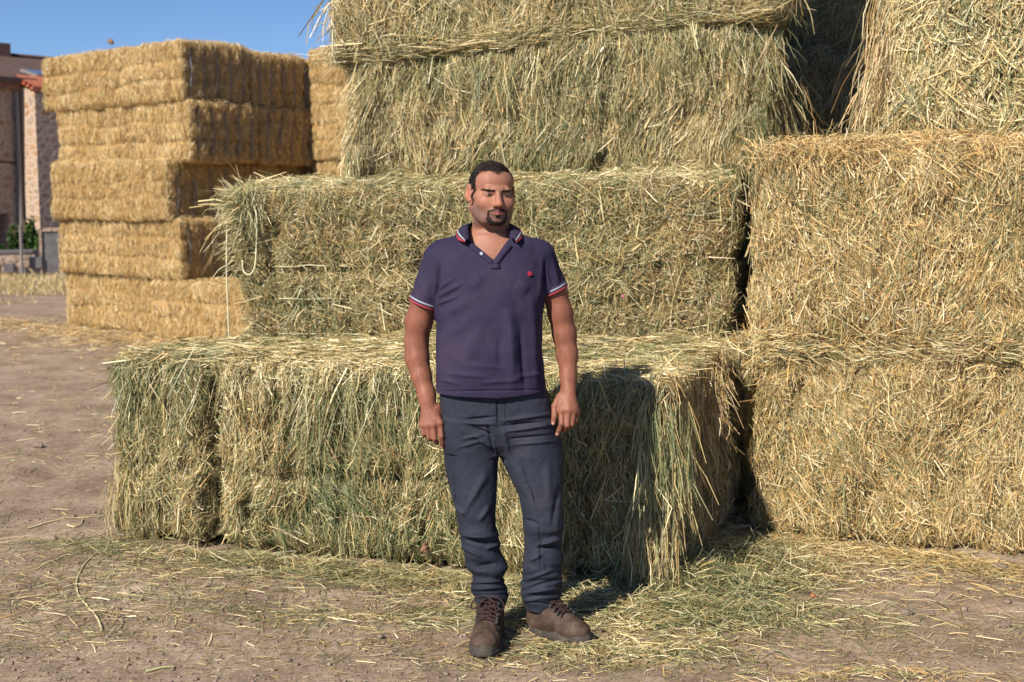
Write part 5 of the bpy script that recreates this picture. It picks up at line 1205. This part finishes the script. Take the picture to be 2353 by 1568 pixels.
# ---- boots
M['leather'] = noise_mat("worn_brown_leather", [(.30, (.030, .019, .015)), (.45, (.056, .036, .027)), (.60, (.085, .058, .044)), (.78, (.14, .108, .088))], scale=16, detail=8, rough=.75, bump=.5, bscale=140, bdist=.002, spec=.25)
M['rubber'] = noise_mat("dusty_rubber", [(.3, (.035, .031, .028)), (.55, (.062, .054, .047)), (.75, (.12, .10, .085))], scale=14, detail=8, rough=.85, bump=.4, bscale=90, bdist=.003)
M['lace'] = noise_mat("brown_lace", [(.3, (.030, .016, .015)), (.7, (.055, .030, .027))], scale=200, rough=.9)
M['metal'] = flat_mat("eyelet_metal", (.42, .43, .46), rough=.35, metal=.9)
def boot(heel, toe, label, bow):
    heel = np.array([*heel[:2], 0]); toe = np.array([*toe[:2], 0]); f = nrm((toe - heel)[None])[0]; s_ = np.linalg.norm(toe - heel) / .247; heel = heel - f * 0 ; 
    o_ = heel + f * (.032 * s_); a = np.arctan2(f[0], -f[1]); R_ = np.array(Matrix.Rotation(a, 3, 'Z'))
    zg = ground_h(np.array([o_[0]]), np.array([o_[1]]))[0] + .003
    W = lambda p: (np.asarray(p, float) * s_) @ R_.T + o_ + [0, 0, zg]
    U = Field([-.075, -.225, -.005], [.075, .115, .20], .0022)
    U.cap((0, .040, .045), (0, .045, .19), .047, .050, .01, sq=(.92, 1.05, 1)); U.cap((0, .045, .045), (0, -.115, .040), .046, .047, .02)
    U.cap((0, .015, .090), (0, -.095, .056), .046, .040, .02); U.ell((0, -.138, .042), (.050, .064, .043), .015)
    U.cap((0, .038, .130), (0, .015, .112), .044, .041, .015)
    U.cap((-.05, -.098, .078), (.05, -.098, .078), .0022, .0022, .006, 'sub'); U.cap((-.045, -.105, .086), (.045, -.112, .080), .002, .002, .005, 'sub')
    U.f = np.maximum(U.f, (.016 - U.ax[2])[None, None, :] + 0 * U.f)
    U.cap((0, .045, .165), (0, .045, .24), .040, .043, .004, 'sub')
    p, q = U.mesh(); p = relax(p, q, 1, .5); nv = vnormals(p, q)
    p = p + nv * (.0016 * vnoise(p * 45, 3) + .0012 * vnoise(p * 90, 4) + .0025 * vnoise(p * np.array([20, 60, 60]), 6) * np.clip((p[:, 2] - .06) / .04, 0, 1))[:, None]
    bo_ = link_mesh("boot", quad_mesh("boot", W(p), q, [M['leather']]), man); bo_["label"] = label
    Z = Field([-.08, -.235, -.004], [.08, .12, .085], .0022)
    def sole2d(x, y):
        d1 = np.sqrt((x / .056) ** 2 + ((y + .115) / .098) ** 2) - 1; d2 = np.sqrt((x / .047) ** 2 + ((y - .045) / .058) ** 2) - 1
        wx = np.abs(x + .002) - (.040 + .010 * np.clip(-y / .1, -1, 1)); wy = np.abs(y + .03) - .07
        return np.minimum(np.minimum(d1 * .055, d2 * .047), np.maximum(wx, wy))
    def solef(x, y, z):
        top = .030 + .024 * np.clip((-y - .155) / .045, 0, 1) + .014 * np.clip((y - .02) / .06, 0, 1) + .004 * np.sin(y * 55)
        d = sole2d(x, y) + .06 * np.maximum(0, .012 - z) - .0 * x
        return np.maximum(d + .25 * np.maximum(0, z - .02), np.maximum(-z + .6 * np.maximum(0, -y - .18) * .5, z - top))
    Z.put([-.07, -.22, 0], [.07, .11, .075], solef, .004)
    for i in range(8):
        yy_ = -.18 + i * .037
        for sd in (-1, 1): Z.cap((sd * .075, yy_, .000), (sd * .046, yy_, .004), .0042, .0036, .002, 'sub')
    p, q = Z.mesh(); p = relax(p, q, 1, .5); nv = vnormals(p, q); p = p + nv * (.0012 * vnoise(p * 70, 9) - .0022 * np.exp(-((p[:, 2] - .0235) / .0016) ** 2))[:, None]
    link_mesh("sole", quad_mesh("sole", W(p), q, [M['rubber']]), bo_)
    # laces across the instep
    def ins(x, t):
        y = .016 - .118 * t; zc = np.interp(t, [0, .25, .6, 1], [.152, .134, .114, .0985]); return np.array([x, y - .030 * (1 - t) + .0 + .55 * abs(x) * 0, zc - 9.5 * x * x])
    L_ = []
    ts = [.10, .32, .54, .74, .92]
    for i, t in enumerate(ts):
        L_.append(np.array([ins(x, t + .012 * math.sin(x * 60)) + [0, -.002, .0045] for x in np.linspace(-.029, .029, 9)]))
        if i < 4:
            L_.append(np.array([ins(x, t + (ts[i + 1] - t) * (x + .029) / .058) + [0, -.002, .0050] for x in np.linspace(-.029, .029, 9)]))
            L_.append(np.array([ins(-x, t + (ts[i + 1] - t) * (x + .029) / .058) + [0, -.002, .0072] for x in np.linspace(-.029, .029, 9)]))
    if bow:
        for sx in (-1, 1):
            L_.append(spline([ins(0, .02) + [0, -.008, .006], (sx * .030, -.050, .168), (sx * .052, -.052, .150), (sx * .056, -.050, .128), (sx * .040, -.056, .130), (sx * .012, -.045, .158)], 5))
            L_.append(spline([ins(0, .02) + [0, -.008, .006], (sx * .022, -.056, .150), (sx * .030, -.062, .120), (sx * .034, -.060, .098)], 5))
    link_mesh("laces", tubes_mesh("laces", [W(l) for l in L_], .0029, M['lace'], 6), bo_)
    for t in ts:
        for sx in (-1, 1):
            c = ins(sx * .0325, t) + [sx * .001, -.001, .003]; v, q = tube(W([c + [0, 0, -.004], c + [sx * .002, -.003, .005]]), .0042, 8)
            link_mesh("eyelet", quad_mesh("eyelet", v, q, [M['metal']]), bo_)
h1 = at(1126, 1386, YS - .068); boot(h1, ground_pt(1109, 1507), "brown boot pointing at the camera, lace tied in a bow", True)
h2 = at(1245, 1400, YS - .025); boot(h2, ground_pt(1356, 1481), "brown boot turned sideways, scuffed toe", False)
